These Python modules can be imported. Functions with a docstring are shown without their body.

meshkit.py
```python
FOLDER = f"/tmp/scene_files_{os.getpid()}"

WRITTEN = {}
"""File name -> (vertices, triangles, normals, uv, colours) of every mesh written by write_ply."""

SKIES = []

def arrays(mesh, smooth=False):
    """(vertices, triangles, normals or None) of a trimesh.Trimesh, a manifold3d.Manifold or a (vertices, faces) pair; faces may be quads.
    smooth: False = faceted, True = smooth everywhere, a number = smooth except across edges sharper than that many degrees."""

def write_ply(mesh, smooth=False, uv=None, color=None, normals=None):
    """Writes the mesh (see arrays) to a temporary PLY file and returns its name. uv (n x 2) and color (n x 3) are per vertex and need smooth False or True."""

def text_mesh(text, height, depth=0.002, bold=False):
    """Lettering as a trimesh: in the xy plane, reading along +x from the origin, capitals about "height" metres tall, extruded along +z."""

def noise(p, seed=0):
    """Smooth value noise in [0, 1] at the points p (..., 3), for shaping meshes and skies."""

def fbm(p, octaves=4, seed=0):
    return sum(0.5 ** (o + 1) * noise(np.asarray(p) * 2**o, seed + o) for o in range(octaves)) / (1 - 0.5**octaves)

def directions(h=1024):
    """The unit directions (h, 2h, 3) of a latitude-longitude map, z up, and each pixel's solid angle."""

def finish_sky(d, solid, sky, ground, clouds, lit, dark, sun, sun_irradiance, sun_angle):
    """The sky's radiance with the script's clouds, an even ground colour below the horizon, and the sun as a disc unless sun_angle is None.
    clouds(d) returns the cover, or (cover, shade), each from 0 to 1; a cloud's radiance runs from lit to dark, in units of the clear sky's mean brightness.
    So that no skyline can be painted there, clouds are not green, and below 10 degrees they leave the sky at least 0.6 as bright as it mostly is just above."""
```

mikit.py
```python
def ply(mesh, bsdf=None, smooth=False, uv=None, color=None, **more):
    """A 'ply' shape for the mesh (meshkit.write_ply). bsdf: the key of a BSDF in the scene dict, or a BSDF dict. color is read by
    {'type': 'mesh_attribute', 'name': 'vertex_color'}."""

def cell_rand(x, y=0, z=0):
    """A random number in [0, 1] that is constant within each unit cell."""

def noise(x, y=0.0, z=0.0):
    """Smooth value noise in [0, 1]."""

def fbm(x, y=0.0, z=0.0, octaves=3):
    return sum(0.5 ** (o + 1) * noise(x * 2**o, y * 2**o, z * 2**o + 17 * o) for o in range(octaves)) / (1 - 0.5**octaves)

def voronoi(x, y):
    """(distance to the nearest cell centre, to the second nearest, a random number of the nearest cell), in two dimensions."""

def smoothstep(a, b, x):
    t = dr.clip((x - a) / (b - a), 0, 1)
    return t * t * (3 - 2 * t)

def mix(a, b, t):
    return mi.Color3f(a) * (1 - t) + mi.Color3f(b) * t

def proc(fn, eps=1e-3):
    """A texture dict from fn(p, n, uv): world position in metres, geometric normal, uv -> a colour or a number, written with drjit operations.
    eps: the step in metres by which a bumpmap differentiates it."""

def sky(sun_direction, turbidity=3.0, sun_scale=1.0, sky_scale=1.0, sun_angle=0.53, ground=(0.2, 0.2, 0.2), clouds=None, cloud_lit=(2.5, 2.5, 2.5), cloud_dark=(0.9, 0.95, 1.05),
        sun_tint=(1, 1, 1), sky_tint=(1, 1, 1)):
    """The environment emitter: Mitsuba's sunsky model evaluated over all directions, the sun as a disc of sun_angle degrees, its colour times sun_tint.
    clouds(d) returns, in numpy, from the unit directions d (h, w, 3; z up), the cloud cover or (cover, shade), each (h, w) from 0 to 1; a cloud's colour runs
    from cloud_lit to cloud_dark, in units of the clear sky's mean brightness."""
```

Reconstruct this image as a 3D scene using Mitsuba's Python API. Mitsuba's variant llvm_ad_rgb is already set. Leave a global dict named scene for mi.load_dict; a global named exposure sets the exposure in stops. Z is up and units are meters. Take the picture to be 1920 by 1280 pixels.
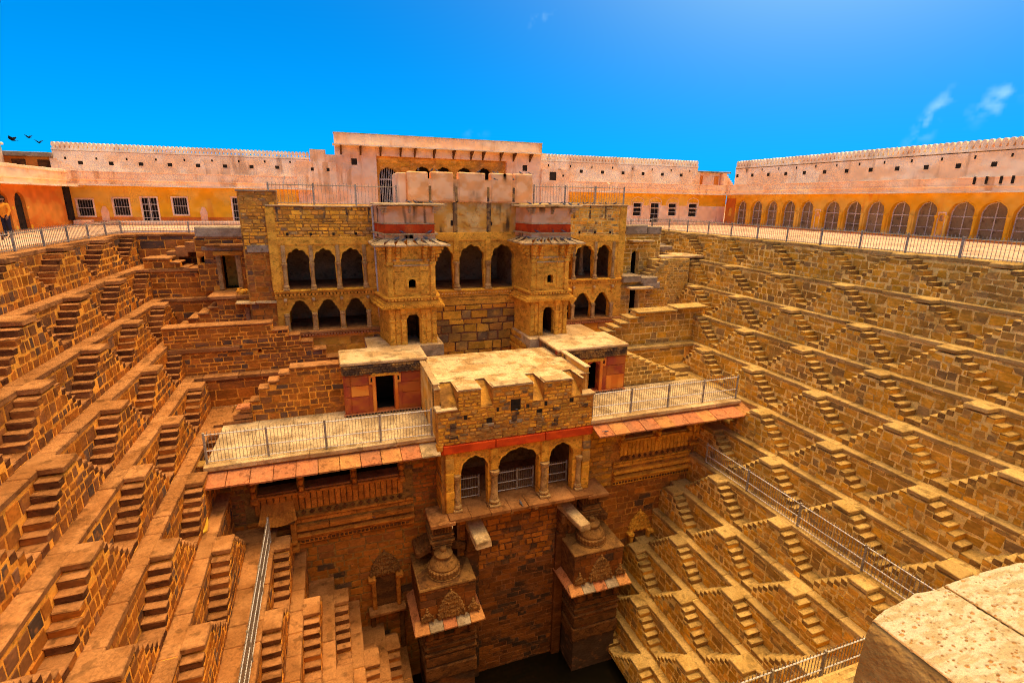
import math, random
import numpy as np, trimesh, manifold3d, shapely
import drjit as dr
import mitsuba as mi
import mikit, meshkit
from mikit import proc, noise, fbm, voronoi, smoothstep, mix
from shapely.geometry import Polygon, box as sbox, Point
from shapely.ops import unary_union

# ------------------------------------------------------------------ camera, sky, exposure
PITCH, YAW, ROLL, EYE = .2659, .3427, .0154, 1.958
_s, _c = math.sin(YAW), math.cos(YAW); _p, _q = math.sin(PITCH), math.cos(PITCH); _r, _t = math.sin(ROLL), math.cos(ROLL)
FWD = np.array([_s*_q, _c*_q, -_p]); RGT = np.array([_c, -_s, 0]); UPV = np.array([_s*_p, _c*_p, _q])
CUP = _t*UPV - _r*RGT
SUN = (0.14, 0.08, 0.98)
exposure = 2.4

def cloud_cover(d):
    # thin feathery wisps, and a warm haze overhead, added as soft fill light
    az = np.degrees(np.arctan2(d[..., 0], d[..., 1])); el = np.degrees(np.arcsin(np.clip(d[..., 2], -1, 1)))
    n1 = meshkit.fbm(np.stack([az*1.1 + el*.5, el*1.1 - az*.60, az*0+3], -1), 5, 7)
    n2 = meshkit.fbm(np.stack([az*.12, el*.12, az*0+9], -1), 4, 21)
    n3 = meshkit.fbm(np.stack([az*.045+3, el*.09, az*0+5], -1), 4, 33)
    def patch(a0, e0, sa, se, tilt):
        u = (az-a0)+(el-e0)*tilt; return np.exp(-(u/sa)**2-((el-e0)/se)**2)
    win = patch(56.3, 6.9, .75, 1.9, -.42) + .9*patch(60.2, 8.0, 1.1, 1.2, -.5) + .35*patch(22.0, 17, 1.2, .9, -1.2) + .3*patch(15.4, 6.7, 1.0, .35, 0)
    wisp = np.clip((n1-.36)*2.6, 0, 1)*np.clip(win*1.2, 0, 1)*.65
    s = np.array(SUN)/np.linalg.norm(SUN)
    ang = np.degrees(np.arccos(np.clip(d@s, -1, 1)))
    fill_veil = .95*np.exp(-(ang/46.0)**5)
    glow = .62*np.exp(-((az-50)/22)**2-((el-25)/11)**2)   # pale haze high over the ochre side
    low = np.maximum(wisp, glow); cover = np.clip(np.maximum(low, fill_veil), 0, 1)
    return cover, low/np.maximum(low+fill_veil, 1e-6)

scene, labels = {}, {}
scene['camera'] = {'type': 'perspective', 'fov': math.degrees(2*math.atan(960/966.2)), 'fov_axis': 'x', 'near_clip': .05, 'far_clip': 3000.0,
    'to_world': mi.ScalarTransform4f().look_at(origin=[0, 0, EYE], target=[float(x) for x in np.array([0, 0, EYE])+FWD], up=[float(x) for x in CUP])}
scene['sky'] = mikit.sky(SUN, turbidity=3.0, sun_scale=.45, sky_scale=.86, sun_angle=28, ground=(.30, .20, .10), clouds=cloud_cover,
    cloud_lit=(10.5, 7.8, 4.6), cloud_dark=(1.5, 2.7, 3.3), sun_tint=(1.0, .76, .42), sky_tint=(.0, .56, 1.15))

# ------------------------------------------------------------------ materials
def C(*a): return mi.Color3f(*a)
def stone_fn(c0, c1, c2, dust, s=1.0):
    c2r = mi.Color3f(*[1.5*x for x in c2])
    c0, c1, c2, dust = map(tuple, (c0, c1, c2, dust))
    def fn(p, n, uv):
        t = uv.x
        b = mix(c0, c1, smoothstep(.10, .55, t)); b = mix(b, c2, smoothstep(.60, .95, t))
        b = mix(b, .55*c2r, .62*smoothstep(.54, .74, fbm(p.x*.55+2, p.y*.55, p.z*.42, 3)))
        g = fbm(p.x*2.3*s, p.y*2.3*s, p.z*3.0*s, 3); h = fbm(p.x*14, p.y*14, p.z*17, 2)
        b = mix(b, c1, .6*smoothstep(.5, .72, fbm(p.x*.9+7, p.y*.9, p.z*1.3, 2)))
        b = b*(.55 + .75*g)*(.70+.6*h)*(.78+.44*uv.y)
        return 1.3*mix(b, dust, .55*smoothstep(.55, .8, fbm(p.x*5+3, p.y*5, p.z*5, 3)))
    return fn
def plain_fn(c, d, s=2.0, amt=.8, fine=22.):
    c, d = tuple(c), tuple(d)
    def fn(p, n, uv):
        g = fbm(p.x*s, p.y*s, p.z*s, 4); h = noise(p.x*fine, p.y*fine, p.z*fine)
        q = noise(p.x*fine*3.1+3, p.y*fine*3.1, p.z*fine*3.1); k = smoothstep(.56, .74, fbm(p.x*s*2.7+9, p.y*s*2.7, p.z*s*2.7, 3))
        return mix(c, d, smoothstep(.38, .68, g)*amt)*(.62+.44*h+.36*q)*(1-.38*k)*(.86+.28*uv.y)
    return fn
def plaster_fn(c, d, e, streak=1.0, s=.8):
    # patchy limewash: two tints, damp streaks that run down, fine grain
    c, d, e = map(tuple, (c, d, e))
    def fn(p, n, uv):
        g = fbm(p.x*s, p.y*s, p.z*s*1.2, 4); k = fbm(p.x*2.6+5, p.y*2.6, p.z*.30, 3); h = noise(p.x*2.6, p.y*2.6, p.z*2.6)
        b = mix(c, d, smoothstep(.40, .62, g))
        b = mix(b, e, streak*.75*smoothstep(.56, .74, k)*smoothstep(.35, .6, fbm(p.x*.5, p.y*.5, p.z*.9+3, 2)))
        b = mix(b, d, .4*smoothstep(.55, .75, fbm(p.x*1.9, p.y*1.9+3, p.z*1.9, 2)))
        return b*(.86+.28*h)
    return fn
def mat(name, fn, rough=None, spec=.2):
    if rough is None: scene[name] = {'type': 'twosided', 'bsdf': {'type': 'diffuse', 'reflectance': proc(fn)}}
    else: scene[name] = {'type': 'twosided', 'bsdf': {'type': 'principled', 'base_color': proc(fn), 'roughness': rough, 'specular': spec}}
def bumped(name, fn, hfn, scale, eps=.004):
    scene[name] = {'type': 'twosided', 'bsdf': {'type': 'bumpmap', 'scale': scale, 'arbitrary': proc(hfn, eps), 'bsdf': {'type': 'diffuse', 'reflectance': proc(fn)}}}
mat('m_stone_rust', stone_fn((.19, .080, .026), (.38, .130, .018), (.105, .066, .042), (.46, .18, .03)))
mat('m_stone_ochre', stone_fn((.44, .228, .036), (.56, .285, .024), (.28, .175, .060), (.64, .37, .075)))  # ochre stone, lightened to put the haze on its side into the colour
mat('m_stone_palace', stone_fn((.56, .235, .030), (.74, .360, .032), (.22, .135, .065), (.82, .50, .12)))
mat('m_stone_deep', stone_fn((.125, .048, .016), (.19, .066, .014), (.060, .036, .022), (.24, .095, .028)))  # lower tank stone, darkened to put the shade of depth into the colour
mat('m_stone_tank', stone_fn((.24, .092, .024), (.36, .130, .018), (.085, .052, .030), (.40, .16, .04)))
mat('m_terrace', plain_fn((.46, .35, .20), (.30, .21, .11), 2.0, .9))
mat('m_chute', plain_fn((.46, .23, .04), (.18, .09, .03), 2.2, .9))
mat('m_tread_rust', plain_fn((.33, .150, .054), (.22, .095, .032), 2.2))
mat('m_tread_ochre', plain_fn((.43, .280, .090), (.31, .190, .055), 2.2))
mat('m_carved_rust', plain_fn((.56, .225, .036), (.36, .130, .024), 3.0))
mat('m_carved_grey', plain_fn((.50, .315, .120), (.34, .190, .060), 3.5))
mat('m_interior', plain_fn((.34, .215, .100), (.24, .14, .06), 2.0))
mat('m_dome', plain_fn((.27, .135, .040), (.15, .075, .028), 4.0))  # shrine stone, darkened with the tank's depth shade put into the colour
mat('m_tile_orange', plain_fn((.50, .23, .075), (.40, .17, .060), 2.5))
mat('m_brick', stone_fn((.52, .205, .022), (.58, .300, .030), (.19, .125, .060), (.60, .33, .06)))
mat('m_mortar_rust', plain_fn((.95, .44, .060), (.62, .25, .036), 1.5, .8))
mat('m_riser_rust', plain_fn((.16, .066, .024), (.09, .040, .018), 3.0))  # dark riser stone, part of its darkness is riser shade put into the colour
mat('m_riser_ochre', plain_fn((.34, .195, .050), (.22, .125, .040), 3.0))  # ochre risers, likewise darkened with part of their shade in the colour
mat('m_mortar_ochre', plain_fn((.90, .64, .19), (.66, .42, .095), 1.5, .8))
mat('m_mortar_palace', plain_fn((.50, .23, .040), (.20, .09, .03)))
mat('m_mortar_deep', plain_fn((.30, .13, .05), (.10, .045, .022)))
mat('m_ledge_rust', plain_fn((.37, .172, .060), (.25, .105, .032), 1.6))
mat('m_ledge_ochre', plain_fn((.46, .305, .105), (.33, .200, .055), 1.6))
mat('m_slab_pale', plain_fn((.56, .40, .20), (.36, .22, .085), 1.3, .75))
mat('m_slab_grey', plain_fn((.36, .28, .18), (.24, .17, .10), 2.4))
mat('m_carved', plain_fn((.80, .420, .050), (.56, .255, .034), 3.0))
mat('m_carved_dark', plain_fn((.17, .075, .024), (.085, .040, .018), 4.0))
mat('m_roof', plain_fn((.62, .45, .22), (.38, .23, .085), 2.2, .9))
mat('m_pink', plaster_fn((.92, .54, .27), (.92, .66, .40), (.62, .30, .11)))
mat('m_pink_pale', plaster_fn((.96, .76, .50), (.93, .62, .34), (.50, .30, .16)))
mat('m_pink_stained', plaster_fn((.90, .54, .26), (.82, .40, .14), (.16, .085, .035), 1.9, 2.2))
mat('m_yellow', plaster_fn((.88, .46, .024), (.90, .56, .08), (.80, .28, .03), .8))
mat('m_orange', plaster_fn((.70, .20, .030), (.76, .30, .05), (.52, .13, .02), .8))
mat('m_red', plaster_fn((.66, .085, .015), (.52, .060, .014), (.60, .20, .04), .7, 2.2))
mat('m_panel_red', plaster_fn((.36, .075, .035), (.44, .13, .030), (.60, .23, .05), .6, 1.7))
mat('m_rough_plaster', plaster_fn((.68, .36, .06), (.74, .50, .17), (.12, .07, .03), 1.3, 1.7))
mat('m_black_stain', plaster_fn((.10, .065, .04), (.36, .20, .06), (.46, .28, .10), 1.0, 3.0))
mat('m_tile_red', plain_fn((.46, .170, .070), (.34, .150, .070), 2.5))
mat('m_white', plaster_fn((.95, .84, .58), (.84, .62, .38), (.50, .33, .18), .8))
mat('m_paving', plain_fn((.56, .37, .24), (.46, .28, .16), .8))
mat('m_iron', plain_fn((.34, .30, .23), (.24, .20, .14), 6.0), .8, .1)
mat('m_steel', plain_fn((.62, .60, .56), (.48, .46, .42), 6.0), .38, .5)
mat('m_frame_grey', plain_fn((.72, .66, .52), (.60, .54, .42), 5.0))
mat('m_dark_void', plain_fn((.030, .024, .018), (.045, .032, .02), 2.0))  # near-black colour standing for the shade inside openings
mat('m_mesh_screen', plain_fn((.33, .235, .105), (.26, .18, .08), 1.2))
mat('m_earth', plain_fn((.42, .25, .12), (.34, .18, .08), .3))
mat('m_pigeon', plain_fn((.13, .14, .17), (.07, .08, .10), 30.0))
mat('m_crow', plain_fn((.012, .012, .014), (.02, .018, .018), 20.0))
mat('m_pipe', plain_fn((.62, .58, .48), (.5, .44, .34), 4.0))
scene['m_water'] = {'type': 'principled', 'base_color': {'type': 'rgb', 'value': [.006, .005, .003]}, 'roughness': .04, 'specular': .5}

# ------------------------------------------------------------------ helpers
rng = np.random.default_rng(11)
U = rng.uniform
X_, Y_, Z_ = np.eye(3)
used = {}
def key_of(name, parent=None):
    k = f'{parent}__{name}' if parent else name
    n = used.get(k, -1) + 1; used[k] = n
    return k if n == 0 else f'{k}_{n:03d}'
def tag(k, label=None, cat=None, group=None, kind=None):
    d = {a: b for a, b in (('label', label), ('category', cat), ('group', group), ('kind', kind)) if b}
    if d: labels[k] = d
    return k
def thing(name, label, cat, group=None): return tag(key_of(name), label, cat, group, 'thing')
def arr(m):
    if hasattr(m, 'vertices'): return np.asarray(m.vertices, float), np.asarray(m.faces, int)
    return np.asarray(m[0], float), np.asarray(m[1], int)
def put(name, mesh, bsdf, parent=None, smooth=False, tone=None, label=None, kind=None):
    k = key_of(name, parent)
    v, f = arr(mesh)
    if smooth is False or smooth is True:
        uv = np.tile(tone if tone is not None else U(0, 1, 2), (len(v), 1))
        scene[k] = mikit.ply((v, f), bsdf, smooth, uv=uv)
    else:
        scene[k] = mikit.ply(trimesh.Trimesh(v, f, process=False), bsdf, smooth)
    if label or kind: tag(k, label, None, None, kind)
    return k
def struct(name, mesh, bsdf, label=None, smooth=False):
    k = put(name, mesh, bsdf, None, smooth); return tag(k, label, None, None, 'structure')
def join(ms):
    vs, fs, n = [], [], 0
    for m in ms:
        v, f = arr(m); vs.append(v); fs.append(f + n); n += len(v)
    return np.vstack(vs), np.vstack(fs)

_sg = np.array([[a, b, c] for a in (-1, 1) for b in (-1, 1) for c in (-1, 1)], float)
_cv = np.array([np.where(np.arange(3) == ax, s, s*.8) for s in _sg for ax in range(3)])
_hull = trimesh.convex.convex_hull(_cv)
_ord = [int(np.argmin(((_cv - v)**2).sum(1))) for v in _hull.vertices]
_CF = np.array([[_ord[i] for i in f] for f in _hull.faces])
_CS, _CA = np.repeat(_sg, 3, 0), np.tile(np.eye(3), (8, 1))
def block(lo, hi, bev=.012, jit=0.0):
    """A chamfered block; jit moves its eight corners at random."""
    lo, hi = np.asarray(lo, float), np.asarray(hi, float)
    c, h = (lo+hi)/2, (hi-lo)/2
    b = min(bev, .45*h.min())
    v = c + _CS*(h - b*(1-_CA))
    if jit: v = v + np.repeat(U(-jit, jit, (8, 3)), 3, 0)
    return v, _CF
def box(lo, hi):
    m = trimesh.creation.box(bounds=[np.minimum(lo, hi), np.maximum(lo, hi)]); return m.vertices, m.faces
class Fr:
    """A flat frame: a along A, b along B, d along N (outwards)."""
    def __init__(s, O, A, B, N): s.O, s.A, s.B, s.N = (np.asarray(x, float) for x in (O, A, B, N)); s.flip = np.dot(np.cross(s.A, s.B), s.N) < 0
    def w(s, a, b, d): return s.O + np.multiply.outer(np.asarray(a, float), s.A) + np.multiply.outer(np.asarray(b, float), s.B) + np.multiply.outer(np.asarray(d, float), s.N)
    def f(s, f): f = np.asarray(f, int); return f[:, ::-1] if s.flip else f
def front(y): return Fr((0, y, 0), X_, Z_, -Y_)        # faces -Y; a = x, b = z
def east(x): return Fr((x, 0, 0), Y_, Z_, X_)          # faces +X; a = y
def west(x): return Fr((x, 0, 0), -Y_, Z_, -X_)        # faces -X; a = -y
def flat(z): return Fr((0, 0, z), X_, Y_, Z_)
def prism(fr, poly, d0, d1):
    out = []
    for g in getattr(poly, 'geoms', [poly]):
        if g.is_empty or g.area < 1e-5: continue
        m = trimesh.creation.extrude_polygon(g, d1-d0, engine='earcut')
        v = np.asarray(m.vertices); out.append((fr.w(v[:, 0], v[:, 1], v[:, 2]+d0), fr.f(m.faces)))
    return join(out)
_ft = {}
def frustum(fr, ring, d0, d1, bev, tilt=0.0):
    ring = np.asarray(ring, float); n = len(ring); c = ring.mean(0)
    r = np.linalg.norm(ring-c, axis=1, keepdims=True)
    top = c + (ring-c)*np.maximum(1-bev/np.maximum(r, 1e-6), .3)
    dd = d1 + (U(-tilt, tilt, n) if tilt else 0)
    v = np.vstack([fr.w(ring[:, 0], ring[:, 1], np.full(n, d0)), fr.w(ring[:, 0], ring[:, 1], np.full(n, d0 + .7*(d1-d0))), fr.w(top[:, 0], top[:, 1], dd*np.ones(n))])
    if n not in _ft:
        i = np.arange(n); j = (i+1) % n; F = []
        for o in (0, n): F += [np.stack([o+i, o+j, o+n+j], 1), np.stack([o+i, o+n+j, o+n+i], 1)]
        F.append(np.array([[2*n, 2*n+k, 2*n+k+1] for k in range(1, n-1)])); _ft[n] = np.vstack(F)
    return v, fr.f(_ft[n])
def ring_of(p):
    c = np.array(p.exterior.coords)[:-1]
    return c if p.exterior.is_ccw else c[::-1]
MOST = 300
def masonry(fr, region, bsdf, parent, ch=(.22, .34), cw=(.30, .62), joint=.045, d=.013, name='stone', jit=.018, tilt=.008, rot=0.0, tone=None, keep=MOST, bias=0.0):
    """Coursed stones over a region (shapely, in the frame's a and b): every stone a part; the smallest past KEEP are joined."""
    if region.is_empty: return
    a0, b0, a1, b1 = region.bounds
    inner = region.buffer(-joint*.4); pr = shapely.prepared.prep(inner); out = []
    b = b0 - U(0, ch[0]*.5)
    while b < b1:
        h = U(*ch); a = a0 - U(0, cw[0]); wav = U(-.02, .02)
        while a < a1:
            w = U(*cw)
            q = np.array([[a, b], [a+w, b], [a+w, b+h], [a, b+h]]) + U(-jit, jit, (4, 2))
            g = joint/2
            q = q + np.array([[g, g], [-g, g], [-g, -g], [g, -g]])
            if rot: q[:, 1] += rot*(q[:, 0]-a0)
            cell = Polygon(q)
            if not pr.intersects(cell): a += w; continue
            if pr.contains(cell): out.append((w*h, q))
            else:
                x = cell.intersection(inner)
                for gg in getattr(x, 'geoms', [x]):
                    if gg.geom_type == 'Polygon' and gg.area > .004 and gg.area > .12*w*h:
                        gg = gg.simplify(.012)
                        hull = gg.convex_hull
                        if hull.area < gg.area*1.25: out.append((gg.area, ring_of(hull.intersection(hull))))
            a += w
        b += h
    out.sort(key=lambda x: -x[0]); rest = []
    for i, (_, q) in enumerate(out):
        m = frustum(fr, q, -.02, d*U(.6, 1.35), min(.014, joint*.3), min(tilt, d*.4))
        tn = (min(1, max(0, U(0, 1)+bias)), U(0, 1)) if tone is None else tone()
        if i < keep: put(name, m, bsdf, parent, tone=tn)
        else: rest.append(m)
    if rest: put(f'small_{name}s', join(rest), bsdf, parent, kind='stuff')
def lathe(prof, sec=14):
    prof = np.asarray(prof, float); n = len(prof); t = np.arange(sec)*2*math.pi/sec
    v = np.stack([np.outer(prof[:, 0], np.cos(t)), np.outer(prof[:, 0], np.sin(t)), np.repeat(prof[:, 1:2], sec, 1)], -1).reshape(-1, 3)
    F = []
    for i in range(n-1):
        for j in range(sec):
            a, b_ = i*sec+j, i*sec+(j+1) % sec
            F += [[a, b_, b_+sec], [a, b_+sec, a+sec]]
    k = len(v); v = np.vstack([v, [[0, 0, prof[0, 1]], [0, 0, prof[-1, 1]]]])
    for j in range(sec): F += [[k, (j+1) % sec, j], [k+1, (n-1)*sec+j, (n-1)*sec+(j+1) % sec]]
    return v, np.array(F)
def shift(m, d): v, f = arr(m); return v+np.asarray(d, float), f
def bar(p0, p1, r, n=6):
    p0, p1 = np.asarray(p0, float), np.asarray(p1, float); z = p1-p0; L = np.linalg.norm(z); z = z/L
    x = np.cross(z, [0, 0, 1] if abs(z[2]) < .9 else [1, 0, 0]); x /= np.linalg.norm(x); y = np.cross(z, x)
    t = np.arange(n)*2*math.pi/n + math.pi/4; ring = np.outer(np.cos(t), x)*r + np.outer(np.sin(t), y)*r
    v = np.vstack([p0+ring, p1+ring, p0[None], p1[None]]); F = []
    for i in range(n):
        j = (i+1) % n; F += [[i, j, n+j], [i, n+j, n+i], [2*n, j, i], [2*n+1, n+i, n+j]]
    return v, np.array(F)
def arch(cx, w, zb, zs, za, lobes=9, cusp=.10, n=73):
    """A cusped arch opening: base zb, springing zs, apex za."""
    t = np.linspace(0, math.pi, n); c = 1 - cusp*(1-np.abs(np.sin(lobes*t/2*1.0))**.8)
    x = cx + w/2*np.cos(t)*c; z = zs + (za-zs)*.95*np.sin(t)**.80*c
    z = z + (za-zs)*.06*np.exp(-((t-math.pi/2)/.16)**2)
    return Polygon([(cx-w/2, zb), (cx+w/2, zb), *zip(x, z)]).buffer(0)
ORD = 'first second third fourth fifth sixth seventh eighth ninth tenth eleventh twelfth thirteenth'.split()
# ------------------------------------------------------------------ ground
PAVE = .10
def zlev(k): return PAVE if k == 0 else -1.4*k - (.20 if k >= 7 else 0)
SIDE = {  # face of the stair blocks at level k, depth of a block, pitch, landing, first landing's near edge, where the wall of level k ends
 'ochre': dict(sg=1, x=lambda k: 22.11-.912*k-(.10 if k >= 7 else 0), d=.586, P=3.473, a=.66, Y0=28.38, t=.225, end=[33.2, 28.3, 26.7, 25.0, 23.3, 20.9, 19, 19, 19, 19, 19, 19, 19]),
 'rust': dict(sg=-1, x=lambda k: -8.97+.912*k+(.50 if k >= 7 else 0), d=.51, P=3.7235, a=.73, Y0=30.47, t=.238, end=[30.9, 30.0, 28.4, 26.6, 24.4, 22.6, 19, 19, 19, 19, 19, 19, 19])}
KMAX = 13
def levels(side):
    S = SIDE[side]; sg, d, P, a, t = S['sg'], S['d'], S['P'], S['a'], S['t']
    ms, mm, ml = f'm_stone_{side}', f'm_mortar_{side}', f'm_ledge_{side}'
    for k in range(KMAX):
        z1, z0 = zlev(k), zlev(k+1); H = z1-z0; xf = S['x'](k); xr = xf + sg*d; xn = S['x'](k+1) + sg*d
        ye, ys = S['end'][k], (-1.5 if k < 7 else 5.2)
        if k >= 8: ys = 7.4
        bias = 0 if k < 7 else -.05
        wall = thing('terrace_wall', f'{side}-coloured stone terrace wall, {ORD[k]} from the top of its side of the stepwell', 'terrace wall', 'terrace walls of the stepwell')
        fr = west(xr) if sg > 0 else east(xr)
        core = (min(xr, xr+sg*.8), ys, z0-.3), (max(xr, xr+sg*.8), ye+.4, z1-.035)
        put('core', box(*core), mm, wall)
        # paving of this level: long slabs that run to the wall above
        xo = S['x'](k-1) + sg*d if k else xr + sg*1.0
        e = xr - sg*.03
        y = ys
        while y < ye + (.0 if k else 0):
            L = min(U(.8, 1.7), ye-y)
            if L < .15: break
            lo = [min(e, xo), y+.006, z1-.16]; hi = [max(e, xo), y+L-.006, z1+U(-.010, .010)]
            put('ledge_slab', block(lo, hi, .02, .013), ml, wall); y += L
        prof = []; nr = max(6, round(H/.2)); rh = H/nr; hg = (P-a)/2
        yn = S['Y0'] - k*P/2 + P*3; j = -3
        while yn > ys + .6:
            if yn < ye - .15 and not (k >= 5 and yn + .2 > ye):
                p = unit(side, k, j, yn, z1, z0, xf, xr, nr, rh, hg, ye, ys)
                if p is not None: prof.append(p)
            yn -= P; j += 1
        reg = sbox(ys, z0+.02, ye, z1-.17)
        if prof: reg = reg.difference(unary_union([q.buffer(-.06) for q in prof]))
        if sg > 0: reg = shapely.affinity.scale(reg, -1, 1, origin=(0, 0))
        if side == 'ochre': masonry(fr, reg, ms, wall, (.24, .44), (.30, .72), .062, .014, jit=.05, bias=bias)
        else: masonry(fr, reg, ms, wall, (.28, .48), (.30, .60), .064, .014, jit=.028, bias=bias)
count_j = {}
def unit(side, k, j, yn, z1, z0, xf, xr, nr, rh, hg, ye, ys):
    """A double stair: a landing level with the ledge above, a flight down to either side."""
    S = SIDE[side]; sg, a, t, d = S['sg'], S['a'], S['t'], S['d']
    ms, mm, ml = f'm_stone_{side}', f'm_mortar_{side}', f'm_ledge_{side}'
    top = min(yn+a, ye)
    i = count_j.get((side, k), 0); count_j[side, k] = i+1
    u = thing('stair_block', f'{side}-coloured double stair on terrace wall {ORD[k]} from the top, {ORD[i]} from its far end', 'stairs', 'double stairs of the stepwell')
    x0, x1 = min(xf, xr), max(xf, xr)
    put('landing', block([x0-(.03 if sg > 0 else 0)-(.0), yn-.02, z1-.15], [x1+(.03 if sg < 0 else 0), top+.02, z1+.006], .022, .013), ml, u)
    pts_n, pts_f = [], []
    for dirn in (-1, 1):
        base = yn if dirn < 0 else top
        pts = []
        for s in range(1, nr):
            y0 = base + dirn*(s-1)*t; y1 = base + dirn*s*t if s < nr-1 else base + dirn*hg
            if s == nr-1 and abs(hg) < (s)*t: y1 = base + dirn*s*t
            lo_y, hi_y = min(y0, y1), max(y0, y1)
            hi_y = min(hi_y, ye)
            if hi_y - lo_y < .06: continue
            zt = z1 - s*rh
            last = s == nr-1
            if dirn < 0: lo_y -= .012
            tz = zt+U(-.008, .008); xl = x0+U(0, .014)
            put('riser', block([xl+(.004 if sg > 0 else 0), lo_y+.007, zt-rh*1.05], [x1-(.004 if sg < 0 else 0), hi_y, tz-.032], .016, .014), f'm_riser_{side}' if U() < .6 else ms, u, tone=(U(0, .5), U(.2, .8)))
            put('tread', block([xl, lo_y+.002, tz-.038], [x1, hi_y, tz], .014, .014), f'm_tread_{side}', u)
            pts += [(base + dirn*(s-1)*t, zt), (min(base + dirn*(s*t if not last else hg), ye) if dirn > 0 else base + dirn*(s*t if not last else hg), zt)]
        (pts_n if dirn < 0 else pts_f).extend(pts)
    outline = [(yn, z1), *pts_n, (pts_n[-1][0], z0)]
    outline += [(pts_f[-1][0], z0), *pts_f[::-1], (top, z1)] if pts_f else [(top, z0), (top, z1)]
    poly = Polygon(outline).buffer(0)
    if poly.geom_type != 'Polygon': poly = max(poly.geoms, key=lambda g: g.area)
    under = poly.difference(sbox(-99, z0-.5, 99, z0-.4))
    low = shapely.affinity.translate(poly, 0, -rh*.98).intersection(sbox(-99, z0-.02, 99, z1))
    fr = west(xf) if sg > 0 else east(xf)
    fl = (lambda g: shapely.affinity.scale(g, -1, 1, origin=(0, 0))) if sg > 0 else (lambda g: g)
    if not low.is_empty and low.area > .05:
        put('core', prism(fr, fl(low.buffer(-.004)), -d, -.002), mm, u)
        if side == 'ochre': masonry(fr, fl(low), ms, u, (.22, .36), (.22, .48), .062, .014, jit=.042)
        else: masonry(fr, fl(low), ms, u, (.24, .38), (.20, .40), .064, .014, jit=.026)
    return poly
levels('ochre'); levels('rust')
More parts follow.
